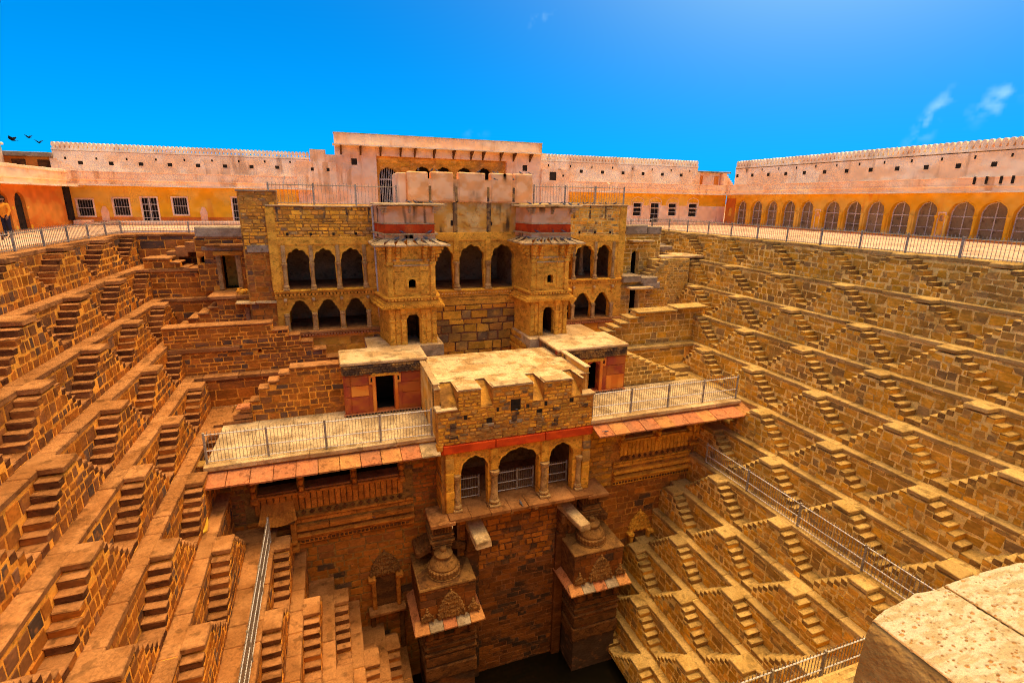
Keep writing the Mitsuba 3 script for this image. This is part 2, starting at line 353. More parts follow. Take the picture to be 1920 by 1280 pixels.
# ------------------------------------------------------------------ ground, courtyard, water
hole = sbox(-9.55, .8, 22.75, 33.2)
struct('ground', prism(flat(0), sbox(-1500, -1500, 1500, 1500).difference(sbox(-70, -20, 90, 90)), -.5, 0), 'm_earth')
struct('courtyard', prism(flat(0), sbox(-70, -20, 90, 90).difference(hole.buffer(.9, join_style=2)).difference(sbox(-9.55, 30, 23.7, 34)), -.4, PAVE-.012), 'm_paving')
struct('water', prism(flat(0), sbox(-2, 5, 16, 20), -19.9, -18.9), 'm_water')
def hole_box(fr, a0, a1, b0, b1, depth, bsdf, parent, name='opening'):
    """The four cheeks and the back of a recess behind an opening."""
    q = .02
    ms = [prism(fr, sbox(a0-q, b0-q, a1+q, b1+q), -depth-.05, -depth), prism(fr, sbox(a0-q-.04, b0-q, a0-q, b1+q), -depth, -.01), prism(fr, sbox(a1+q, b0-q, a1+q+.04, b1+q), -depth, -.01),
          prism(fr, sbox(a0-q, b1+q, a1+q, b1+q+.04), -depth, -.01), prism(fr, sbox(a0-q, b0-q-.04, a1+q, b0-q), -depth, -.01)]
    return put(name, join(ms), bsdf, parent)
def slabs(parent, x0, x1, y0, y1, z, th, bsdf, L=(.8, 1.6), axis=0, name='slab', over=0.0, jit=.008):
    p = x0 if axis == 0 else y0; e = x1 if axis == 0 else y1
    while p < e - .1:
        n = min(p + U(*L), e)
        if e - n < .25: n = e
        lo, hi = ([p+.006, y0, z-th], [n-.006, y1, z]) if axis == 0 else ([x0, p+.006, z-th], [x1, n-.006, z])
        put(name, block(lo, hi, .015, jit), bsdf, parent); p = n
def wall(label, fr, region, thick, stone, mortar, ch, cw, holes=(), joint=.045, d=.013, coping=None, parent=None, jit=.02, cat='wall', name='stone_wall', depth=1.0, group=None, void='m_dark_void', keep=MOST):
    """A wall of stones on a solid core, with openings that lead into dark recesses."""
    w = parent or thing(name, label, cat, group)
    solid = region
    for h in holes: solid = solid.difference(h)
    put('core', prism(fr, solid, -thick, 0), mortar, w)
    masonry(fr, solid.buffer(-.005), stone, w, ch, cw, joint, d, jit=jit, keep=keep)
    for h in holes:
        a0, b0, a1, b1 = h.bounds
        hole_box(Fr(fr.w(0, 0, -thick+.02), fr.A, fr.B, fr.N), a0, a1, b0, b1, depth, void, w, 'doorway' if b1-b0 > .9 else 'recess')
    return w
def steps_run(parent, pts, y0, y1, th, bsdf, name='step'):
    for (x0, x1, z) in pts: put(name, block([x0, y0, z-th], [x1, y1, z], .015, .012), bsdf, parent)
def rect(*a): return sbox(*a)
RU, RM, RL = 'm_stone_rust', 'm_mortar_rust', 'm_ledge_rust'
OC, OM, OL = 'm_stone_ochre', 'm_mortar_ochre', 'm_ledge_ochre'
big, mid, fine = ((.30, .46), (.5, 1.2)), ((.2, .32), (.3, .7)), ((.10, .17), (.16, .42))

# ------------------------------------------------------------------ the corner west of the palace: walls, stairs, two doorways
w = wall('grey-brown retaining wall below the courtyard in the rust-brown corner', front(30.9), rect(-9.6, -1.4, -5.8, .02), .8, RU, RM, *big)
slabs(w, -9.6, -5.6, 30.85, 31.9, PAVE, .13, RL, name='coping_slab')
f = thing('corner_landing', 'terrace floor slab in the rust-brown corner below the courtyard', 'landing'); slabs(f, -9.5, -5.2, 28.7, 30.9, -1.4, .16, RL, axis=1, name='slab')
s = thing('corner_stair', 'short upper stair from the courtyard down into the rust-brown corner', 'stairs')
steps_run(s, [(-8.4+i*.42, -7.9+i*.42, -1.15+i*.22) for i in range(6)], 30.0, 30.9, .5, RL)
prof = Polygon([(-8.25, -2.8), (-8.25, -.92), (-7.15, -.92), (-7.15, -1.12), (-6.75, -1.12), (-6.75, -1.36), (-6.4, -1.36), (-6.4, -1.62), (-6.05, -1.62), (-6.05, -1.9), (-5.7, -1.9), (-5.7, -2.15), (-5.4, -2.15), (-5.4, -2.4), (-5.1, -2.4), (-5.1, -2.8)])
w = wall('stepped parapet wall of the stair that leads down to the upper doorway', front(28.8), prof, .35, RU, RM, *mid)
steps_run(w, [(-8.25, -7.13, -.90), (-7.15, -6.75, -1.1), (-6.75, -6.4, -1.34), (-6.4, -6.05, -1.6), (-6.05, -5.7, -1.88), (-5.7, -5.4, -2.13), (-5.4, -5.05, -2.38)], 28.72, 29.9, .09, RL)
A = thing('door_house', 'stone annex with the upper doorway west of the arcaded palace', 'building')
dr_ = rect(-4.85, -2.4, -4.22, -.76)
nich = [rect(-5.74, -1.1, -5.54, -.78), rect(-5.16, -1.0, -5.0, -.76)]
wall('', front(28), rect(-5.85, -2.45, -2.0, .08), .4, RU, RM, *mid, holes=[dr_, *nich], parent=A)
put('body', box([-5.85, 29.2, -2.4], [-2.0, 33, .06]), RM, A)
for x0, x1 in ((-5.05, -4.85), (-4.22, -4.0)): put('door_jamb', block([x0, 27.93, -2.4], [x1, 28.3, -.76], .02, .01), 'm_carved_grey', A)
put('lintel', block([-5.15, 27.92, -.76], [-3.9, 28.3, -.56], .02, .01), 'm_carved', A)
put('string_course', block([-5.6, 27.95, -.52], [-2.0, 28.2, -.32], .02, .01), 'm_slab_grey', A)
for x0, x1 in ((-5.35, -4.75), (-4.73, -3.75)): put('canopy_slab', block([x0, 27.45, -.30], [x1, 28.2, -.20], .02, .015), RL, A)
tag(put('carved_bench', block([-5.78, 27.9, .09], [-3.72, 28.5, .60], .06, .02), 'm_slab_grey'), 'long grey carved stone block on the courtyard edge above the rust-brown upper doorway', 'stone block')
P = thing('door_terrace', 'lower annex with arched doorway under two pale canopy slabs', 'building')
dl = arch(-3.30, .62, -4.2, -3.15, -2.86, 3, .10)
wall('', front(26.3), rect(-4.95, -4.25, -2.0, -2.52), .4, RU, RM, (.16, .26), (.3, .6), holes=[dl], parent=P)
put('body', box([-4.95, 27.75, -4.2], [-2.0, 29, -2.5]), RM, P)
slabs(P, -5.3, -2.0, 26.2, 28.0, -2.42, .14, RL, name='terrace_slab')
for x0, x1 in ((-4.12, -3.3), (-3.26, -2.4)): put('canopy_slab', block([x0, 25.75, -2.76], [x1, 26.45, -2.66], .02, .02), 'm_slab_pale', P)
for x0, x1 in ((-3.82, -3.62), (-2.98, -2.78)): put('door_jamb', block([x0, 26.22, -4.2], [x1, 26.5, -3.0], .02, .01), 'm_carved_grey', P)
pc = [Point(U(-4.3, -2.3), U(26.4, 27.3)) for _ in range(60)]
for q in pc: put('fallen_brick', block([q.x, q.y, -2.42], [q.x+U(.10, .22), q.y+U(.08, .14), -2.42+U(.05, .20)], .015, .02), 'm_brick', P)
prof = Polygon([(-6.65, -4.2), (-6.65, -3.75), (-6.19, -3.75), (-6.19, -3.38), (-5.76, -3.38), (-5.76, -3.16), (-5.32, -3.16), (-5.32, -2.9), (-4.92, -2.9), (-4.92, -4.2)])
w = wall('small stepped wall that descends from the lower annex to a ledge', front(26.28), prof, 1.2, RU, RM, (.16, .28), (.3, .6))
steps_run(w, [(-6.7, -6.19, -3.73), (-6.19, -5.76, -3.36), (-5.76, -5.32, -3.14), (-5.32, -4.9, -2.88)], 26.2, 27.6, .09, RL)
w = wall('recessed wall with a rusty band below the second rust-brown ledge', front(28.4), rect(-7.6, -4.2, -4.6, -2.96), .6, RU, RM, *big)
slabs(w, -8.3, -4.9, 28.35, 28.95, -2.8, .16, RL)
f = thing('corner_landing', 'low floor slab at the foot of the small stepped wall', 'landing'); slabs(f, -7.2, -4.8, 26.7, 28.4, -4.2, .2, RL, axis=1); slabs(f, -7.3, -4.0, 24.6, 26.75, -4.38, .2, RL, axis=1)
prof = Polygon([(-6.85, -5.6), (-6.85, -3.42), (-2.6, -3.42), (-2.6, -3.78), (-1.97, -3.78), (-1.97, -4.07), (-1.5, -4.07), (-1.5, -4.41), (-.97, -4.41), (-.97, -4.82), (-.42, -4.82), (-.42, -5.26), (.1, -5.26), (.1, -5.6)])
w = wall('long brick and stone wing wall stepping down towards the small red house', front(24.7), prof, .45, 'm_stone_rust', RM, (.13, .24), (.2, .62), holes=[rect(-3.3, -4.8, -3.13, -4.62)], depth=.3)
steps_run(w, [(-6.85, -2.58, -3.40), (-2.6, -1.95, -3.75), (-1.97, -1.48, -4.04), (-1.5, -.95, -4.38), (-.97, -.4, -4.79), (-.42, .12, -5.23)], 24.62, 25.3, .07, 'm_ledge_rust')
w = wall('low wall under the fourth rust-brown ledge, left of a stepped wing wall', front(24.3), rect(-5.6, -7.0, 1, -5.76), .6, RU, RM, *big)
slabs(w, -7.0, .6, 24.2, 24.9, -5.6, .17, RL)
f = thing('sunken_floor', 'sunken floor between the palace steps and the wing wall', 'landing'); slabs(f, -4, 3, 24.9, 26.1, -5.35, .2, RL)
f = thing('corner_landing', 'broad dusty floor beside the railed roof terrace on the rust-brown side', 'landing'); slabs(f, -5.9, .3, 22.2, 24.3, -7.0, .2, RL, (1.2, 2.0))
prof = Polygon([(-3.4, -6.95), (-3.4, -6.05), (-3.08, -6.05), (-3.08, -5.56), (-2.67, -5.56), (-2.67, -5.28), (-2.26, -5.28), (-2.26, -4.99), (-1.84, -4.99), (-1.84, -4.79), (.25, -4.79), (.25, -6.95)])
w = wall('stepped wall that climbs to the red-panelled house with the square doorway', front(22), prof, .5, RU, RM, (.16, .32), (.22, .6))
steps_run(w, [(-3.45, -3.07, -6.03), (-3.1, -2.66, -5.53), (-2.7, -2.25, -5.25), (-2.28, -1.83, -4.96), (-1.86, .25, -4.76)], 21.93, 22.55, .08, 'm_ledge_rust')
steps_run(w, [(-4.5, -3.4, -6.8), (-4.1, -3.4, -6.55), (-3.8, -3.4, -6.3)], 21.9, 22.9, .2, RL)
put('fallen_slab', block([-3.95, 21.8, -6.3], [-3.45, 22.3, -6.22], .02, .02), 'm_tile_red', w)

# ------------------------------------------------------------------ the corner east of the palace
w = wall('tall ochre retaining wall under the courtyard in the far corner', front(33.2), rect(18.9, -1.4, 24, .02), .8, OC, OM, *mid)
slabs(w, 18.9, 24, 33.15, 34.1, PAVE, .13, OL, name='coping_slab')
A = thing('door_house', 'ochre stone annex with a narrow arched upper doorway', 'building')
wall('', front(27), rect(15.8, -2.45, 19.1, .14), .4, OC, OM, *mid, holes=[arch(17.43, .56, -2.4, -1.1, -.78, 3, .05)], parent=A)
put('body', box([15.8, 28.2, -4], [19.1, 34, .12]), OM, A)
for x0, x1 in ((16.8, 17.5), (17.52, 18.3)): put('canopy_slab', block([x0, 26.4, -.26], [x1, 27.15, -.15], .02, .02), 'm_slab_pale', A)
for x0, x1, z in ((16.6, 18.1, .70), (18.12, 19.1, .62)): tag(put('carved_bench', block([x0, 26.9, .15], [x1, 27.5, z], .05, .02), 'm_slab_grey'), 'longer grey carved block on the courtyard edge above the ochre arched doorway' if x0 < 17 else 'shorter grey carved block at the ochre courtyard edge', 'stone block')
for x0, x1, z0, z1, y in ((19.1, 19.9, -1.1, -.15, 28.2), (19.9, 20.7, -1.1, -.55, 28.6), (19.1, 20.5, -.9, -.62, 27.6)): put('grey_block', block([x0, y, z0], [x1, y+1.2, z1], .03, .02), 'm_slab_grey', A)
F_ = thing('corner_landing', 'pale flat slab landing at the end of the first ochre ledge', 'landing'); slabs(F_, 19.0, 22.6, 26.6, 28.6, -1.14, .14, 'm_slab_pale', (1.0, 1.5))
w = wall('rubble wall with a round hole under the pale slab landing', front(26.5), rect(18.3, -4.2, 21.0, -1.3), 1.5, OC, OM, *fine, holes=[Point(19.25, -2.35).buffer(.13)], depth=.3)
s = thing('corner_stair', 'ochre stair that descends from the pale slab landing to the arched doorway', 'stairs'); steps_run(s, [(19.1-.24*i-.35, 19.1-.24*i, -1.30-.185*i) for i in range(7)], 26.0, 26.95, .3, OL)
put('flank', prism(front(26.0), Polygon([(17.2, -4.2), (17.2, -2.75), (18.9, -1.5), (19.1, -1.5), (19.1, -4.2)]), -.4, -.02), OM, s)
masonry(front(26.0), Polygon([(17.2, -4.2), (17.2, -2.85), (18.9, -1.6), (19.1, -1.6), (19.1, -4.2)]), OC, s, (.12, .24), (.2, .5))
P = thing('door_terrace', 'ochre lower annex with a tall rectangular doorway and tilted canopy', 'building')
wall('', front(25.8), rect(15.85, -4.5, 17.5, -2.45), .4, OC, OM, *mid, holes=[rect(16.47, -4.4, 17.08, -2.92)], parent=P)
put('body', box([15.85, 27.25, -4.4], [18.4, 27.9, -2.4]), OM, P)
put('canopy_slab', block([16.1, 25.1, -2.82], [17.6, 25.95, -2.70], .02, .02), 'm_slab_pale', P)
for x0, x1, z in ((15.8, 17.0, -2.08), (17.0, 18.1, -2.2), (17.2, 18.3, -2.5)): put('grey_slab', block([x0, 25.5, z-.38], [x1, 26.6, z], .03, .02), 'm_slab_grey', P)
prof = Polygon([(13.3, -5.6), (13.3, -4.85), (13.7, -4.85), (13.7, -4.62), (14.1, -4.62), (14.1, -4.42), (14.5, -4.42), (14.5, -4.22), (14.95, -4.22), (14.95, -3.98), (15.5, -3.98), (15.5, -3.74), (17.9, -3.69), (17.9, -3.62), (20.0, -3.58), (20.0, -5.6)])
w = wall('long ochre wing wall with a stair on its flank, east of the palace', front(23.6), prof, .5, OC, OM, (.2, .36), (.3, .7))
steps_run(w, [(13.2, 13.72, -4.84), (13.6, 14.12, -4.6), (14.0, 14.52, -4.4), (14.4, 14.96, -4.2), (14.9, 15.52, -3.96), (15.45, 17.95, -3.68), (17.9, 20.0, -3.57)], 23.2, 24.2, .09, OL)
w = wall('wall with a round-shouldered boulder under the fourth ochre ledge', front(23.05), rect(12.6, -7.0, 18.55, -5.76), .6, OC, OM, *big)
slabs(w, 12.6, 19.7, 22.98, 23.65, -5.6, .17, OL)
f = thing('corner_landing', 'ochre floor with low slabs beside the railed roof terrace', 'landing'); slabs(f, 13.3, 19.4, 20.9, 23.1, -7.0, .2, OL, (1.0, 2.0))
for b in (([17.3, 22.3, -7.0], [19.1, 23.0, -6.72]), ([17.0, 21.7, -7.0], [17.9, 21.9, -6.86]), ([16.5, 21.9, -7.0], [17.6, 22.2, -6.9])): put('low_slab', block(*b, .02, .02), OL, f)
prof = Polygon([(13.35, -6.95), (13.35, -5.15), *[q for i in range(8) for q in ((13.6+.38*i, -5.3-.17*i), (13.98+.38*i, -5.3-.17*i))], (16.7, -6.95)])
w = wall('stepped wall descending from the house with the arched doorway', front(21.2), prof.buffer(0), .5, OC, OM, (.2, .34), (.28, .55))
steps_run(w, [(13.6+.38*i, 13.98+.38*i, -5.28-.17*i) for i in range(8)], 21.12, 21.75, .07, OL)

# ------------------------------------------------------------------ palace: two arcaded wings and the centre
def column(parent, x, y, z0, z1, r, name='column', m='m_carved_grey'):
    h = z1-z0
    base = block([x-r*1.7, y-r*1.7, z0], [x+r*1.7, y+r*1.7, z0+h*.07], .02)
    prof = [(r*1.2, .07), (r*1.55, .10), (r*1.6, .15), (r*1.1, .20), (r*1.25, .23), (r*1.12, .25), (r*1.05, .5), (r*.92, .80), (r*1.1, .82), (r*1.0, .85), (r*1.25, .88), (r*1.5, .95), (r*1.5, 1.0)]
    return put(name, join([base, shift(lathe([(a, z0+b*h) for a, b in prof], 12), (x, y, 0))]), m, parent, smooth=45)
def square_pillar(parent, x, y, z0, z1, r):
    h = z1-z0
    return put('pillar', join([block([x-r*1.3, y-r*1.3, z0], [x+r*1.3, y+r*1.3, z0+.09*h]), block([x-r, y-r, z0+.09*h], [x+r, y+r, z0+.86*h], .03), block([x-r*1.25, y-r*1.25, z0+.86*h], [x+r*1.25, y+r*1.25, z0+.93*h]), block([x-r*1.1, y-r*1.1, z0+.93*h], [x+r*1.1, y+r*1.1, z1])]), 'm_carved_grey', parent)
def bracket_arch(cx, w, zb, zs, za):
    """An opening with stepped corbels in its upper corners."""
    L = []
    n = 4
    for i in range(n+1):
        L.append((i/n*.36*w, zs+(za-zs)*(i/n)**.8))
    pts = [(cx-w/2, zb), (cx+w/2, zb), (cx+w/2, zs)]
    for i in range(1, n+1): pts += [(cx+w/2-L[i-1][0]-.03, L[i][1]-.03), (cx+w/2-L[i][0], L[i][1])]
    pts += [(cx, za+.05)]
    for i in range(n, 0, -1): pts += [(cx-w/2+L[i][0], L[i][1]), (cx-w/2+L[i-1][0]+.03, L[i][1]-.03)]
    pts += [(cx-w/2, zs)]
    return Polygon(pts).buffer(0)
def room(parent, x0, x1, y0, y1, z0, z1, m='m_interior'):
    put('room_back', box([x0, y1, z0], [x1, y1+.15, z1]), m, parent)
    put('room_floor', box([x0, y0, z0-.12], [x1, y1, z0]), RL, parent)
    put('room_ceiling', box([x0, y0, z1], [x1, y1, z1+.12]), m, parent)
    put('room_side', box([x0-.12, y0, z0], [x0, y1, z1]), m, parent); put('room_side', box([x1, y0, z0], [x1+.12, y1, z1]), m, parent)
def dentils(parent, x0, x1, y, z, h, step, m='m_carved', name='dentil_row'):
    n = int((x1-x0)/step)
    put(name, join([block([x0+(i+.15)*step, y-.07, z], [x0+(i+.85)*step, y+.05, z+h], .012) for i in range(n)]), m, parent, kind='stuff')
def cornice(parent, x0, x1, y, z, name='cornice', m='m_carved', d=.16, depth=.3):
    put(name, join([block([x0, y-d, z], [x1, y+depth, z+.07], .015), block([x0, y-d*.55, z-.09], [x1, y+depth, z-.004], .015), block([x0, y-d*.25, z-.30], [x1, y+depth, z-.20], .015)]), m, parent)
    dentils(parent, x0, x1, y-.02, z-.19, .09, .16, m)
YF = 25.8
def wing(label, x0, x1, ups, lows, top, zu, zl, sm, mm, room_x):
    W_ = thing('arcade_wing', label, 'building')
    fr = front(YF)
    up = [arch(c, w, zu, zu+1.22, zu+1.92) for c, w in ups]; lo = [bracket_arch(c, w, zl, zl+.78, zl+1.42) for c, w in lows]
    pier = rect(x0, zu, x1, zu+2.06)
    for a in up: pier = pier.difference(a)
    put('upper_arcade', prism(fr, pier, -.34, 0), 'm_carved', W_)
    pier = rect(x0, zl, x1, zu-.28)
    for a in lo: pier = pier.difference(a)
    put('lower_arcade', prism(fr, pier, -.34, 0), 'm_carved', W_)
    for c, w in ups:  # raised spandrel borders round the upper arches
        ring = arch(c, w+.10, zu+1.1, zu+1.24, zu+1.99).difference(arch(c, w, zu, zu+1.22, zu+1.92)).intersection(rect(x0, zu+1.15, x1, zu+2.1))
        put('arch_moulding', prism(fr, ring, .003, .03), 'm_carved', W_)
    xs = sorted([c-w/2-.12 for c, w in ups] + [ups[-1][0]+ups[-1][1]/2+.12])
    mids = [(ups[i][0]+ups[i][1]/2+ups[i+1][0]-ups[i+1][1]/2)/2 for i in range(len(ups)-1)]
    for m_ in [ups[0][0]-ups[0][1]/2-.08, *mids, ups[-1][0]+ups[-1][1]/2+.08]:
        column(W_, m_, YF-.03, zu, zu+1.25, .085)
        put('spandrel_pilaster', block([m_-.09, YF-.05, zu+1.27], [m_+.09, YF+.1, zu+2.05], .02), 'm_carved_grey', W_)
    mids = [(lows[i][0]+lows[i][1]/2+lows[i+1][0]-lows[i+1][1]/2)/2 for i in range(len(lows)-1)]
    for m_ in [lows[0][0]-lows[0][1]/2-.1, *mids, lows[-1][0]+lows[-1][1]/2+.1]:
        square_pillar(W_, m_, YF-.03, zl, zl+.86, .1)
        put('corbel_block', block([m_-.07, YF-.16, zu-.52], [m_+.07, YF+.1, zu-.38], .02), 'm_slab_pale', W_)
        put('corbel', block([m_-.05, YF-.1, zu-.78], [m_+.05, YF+.1, zu-.53], .02), 'm_carved', W_)
    cornice(W_, x0-.05, x1, YF, zu-.07)
    put('beam', block([x0, YF-.03, zu+2.06], [x1, YF+.3, zu+2.42], .02), 'm_carved', W_)
    put('upper_core', box([x0, YF+.0, zu+2.42], [x1, YF+.6, top-.06]), mm, W_)
    holes = []
    reg = rect(x0, zu+2.43, x1, top-.07)
    masonry(fr, reg, sm, W_, (.10, .22), (.16, .5), .045, .016, jit=.022, keep=220)
    n = int((x1-x0)/1.0)
    for i in range(n+1):
        xx = x0+.4+i*(x1-x0-.8)/max(1, n)
        put('drain_stain_post', block([xx-.06, YF-.02, top-.75], [xx+.06, YF+.1, top-.08], .02), 'm_black_stain', W_)
        put('putlog_hole', prism(fr, rect(xx+.3, zu+2.5, xx+.4, zu+2.62), -.1, .034), 'm_dark_void', W_)
    slabs(W_, x0-.06, x1, YF-.09, YF+.9, top, .07, 'm_slab_pale', (1.2, 2.2), name='coping_slab')
    put('roof', box([x0, YF+.6, zu+2.4], [x1, 33.5, top-.02]), mm, W_)
    room(W_, *room_x, YF+.3, YF+3.2, zu, zu+2.2); room(W_, *room_x, YF+.3, YF+2.8, zl, zu-.2)
    put('floor_edge', block([x0-.1, YF-.28, zl-.14], [x1, YF+.35, zl], .02), RL, W_); dentils(W_, x0, x1, YF-.25, zl-.24, .09, .14, 'm_tile_red')
    put('base', box([x0-.3, YF-.1, -7.0], [x1, YF+.6, zl-.26]), RM, W_)
    masonry(front(YF-.1), rect(x0-.3, zl-1.4, x1, zl-.3), sm, W_, *big)
    return W_
LW = wing('three-bay arcaded palace wing of rust and ochre stone with two rows of arches', -2.42, 2.35, [(-1.33, 1.02), (-.17, .98), (1.05, 1.02)], [(-1.42, 1.0), (-.17, 1.02), (1.09, 1.0)], 1.64, -2.2, -4.15, 'm_stone_palace', 'm_mortar_palace', (-2.2, 2.2))
put('end_pier', box([-3.55, YF+.1, -4.2], [-2.0, YF+.9, 2.2]), 'm_mortar_palace', LW)
masonry(front(YF+.1), rect(-3.5, -.3, -2.08, 2.2), 'm_stone_palace', LW, (.10, .2), (.2, .45))
masonry(front(YF+.1), rect(-3.5, -4.1, -2.44, -.3), RU, LW, (.2, .32), (.3, .6))
put('grey_course', block([-3.4, YF+.05, -.45], [-2.45, YF+.4, -.12], .02), 'm_slab_grey', LW)
put('quoin_strip', block([-2.5, YF-.05, -2.2], [-2.12, YF+.2, 1.55], .03, .01), 'm_carved', LW)
slabs(LW, -3.6, -2.0, YF, YF+1.2, 2.27, .08, 'm_slab_grey')
RW = wing('arcaded palace wing beside the ochre corner, partly hidden by the right-hand tower', 11.3, 15.9, [(12.16, 1.0), (13.40, 1.18), (14.63, .98)], [(12.2, 1.0), (13.41, 1.12), (14.64, 1.0)], 1.84, -2.2, -4.45, 'm_stone_palace', 'm_mortar_ochre', (11.5, 15.6))
put('end_pier', block([15.45, YF-.04, -2.2], [15.88, YF+.3, 1.75], .03, .01), 'm_carved', RW)
for x, y in ((12.7, 27.4), (14.0, 27.4)): column(RW, x, y, -2.2, -.4, .12, 'inner_column')

CN = thing('palace_centre', 'central palace bay with a big-stone wall, three tall arches and rough plaster', 'building')
fr = front(YF)
ac = [(5.36, 1.24), (6.95, 1.34), (8.62, 1.30)]
pier = rect(4.6, -2.5, 9.5, -.02)
for c, w_ in ac: pier = pier.difference(arch(c, w_, -2.5, -1.05, -.19))
put('arcade', prism(fr, pier, -.34, 0), 'm_carved', CN)
for c, w_ in ac: put('arch_moulding', prism(fr, arch(c, w_+.12, -1.2, -1.03, -.11).difference(arch(c, w_, -2.5, -1.05, -.19)).intersection(rect(4.6, -1.1, 9.5, 0)), .003, .03), 'm_carved', CN)
for x in (6.13, 7.80):
    column(CN, x, YF-.05, -2.5, -1.05, .115); put('spandrel_pilaster', block([x-.14, YF-.07, -1.03], [x+.14, YF+.1, .36], .02), 'm_carved', CN)
room(CN, 4.7, 9.4, YF+.3, YF+3.4, -2.5, -.02)
put('beam', block([4.6, YF-.05, -.02], [9.5, YF+.3, .40], .02), 'm_carved', CN)
put('rough_wall', prism(fr, rect(4.6, .40, 9.5, 1.85), -.5, -.02), 'm_rough_plaster', CN)
for i in range(46):
    x, z = U(4.8, 9.3), U(.5, 1.75); r_ = U(.06, .2)
    a = np.sort(U(0, 2*math.pi, 7)); put('plaster_patch', frustum(fr, np.stack([x+r_*np.cos(a)*1.2, z+r_*np.sin(a)], 1), -.03, U(.004, .02), .02), 'm_rough_plaster', CN)
for x in (6.1, 7.85): put('soot_strip', block([x-.11, YF-.045, .42], [x+.11, YF+.1, 1.85], .03), 'm_black_stain', CN)
for x in (5.95, 7.95): put('wall_hole', prism(fr, rect(x-.08, .72, x+.08, .98), -.2, -.004), 'm_dark_void', CN)
cornice(CN, 4.6, 9.6, YF, -2.57, depth=.35)
put('niche_core', prism(fr, rect(4.4, -7, 9.6, -2.86), -.5, .0), 'm_mortar_deep', CN)
masonry(fr, rect(4.6, -3.3, 9.5, -2.9), 'm_carved', CN, (.36, .42), (1.0, 2.4), .012, .04, name='course_stone')
masonry(fr, rect(4.6, -6.6, 9.5, -3.32), 'm_brick', CN, (.30, .50), (.45, 1.0), .06, .04, jit=.035, tilt=.02)
bl = Polygon([(3.4, 1.86), (10.15, 1.9), (10.15, 3.28), (3.4, 3.26)])
M = thing('merlon_parapet', 'stained pink parapet of five tall merlons with pigeons above the central palace arches', 'parapet')
edges = [3.82, 4.76, 4.93, 6.0, 6.28, 7.62, 7.93, 9.04, 9.22, 10.15]
put('low_wall', box([3.82, YF-.12, 1.86], [10.15, YF+.35, 2.94]), 'm_pink_stained', M)
for i in range(0, 10, 2): put('merlon', block([edges[i], YF-.16, 1.87], [edges[i+1], YF+.4, 3.24+.008*i], .05, .015), 'm_pink_stained', M)
for x in (4.85, 6.14, 7.78, 9.13): put('drain_streak', block([x-.06, YF-.135, 1.9], [x+.06, YF-.05, 2.6], .01), 'm_black_stain', M)
for i, (y0, y1) in enumerate(((YF+.3, YF+.9), (YF+.98, YF+1.6), (YF+1.7, YF+2.6))): put('side_merlon', block([3.42-.0*i, y0, 1.6], [3.80, y1, 3.2], .04, .012), 'm_pink', M)

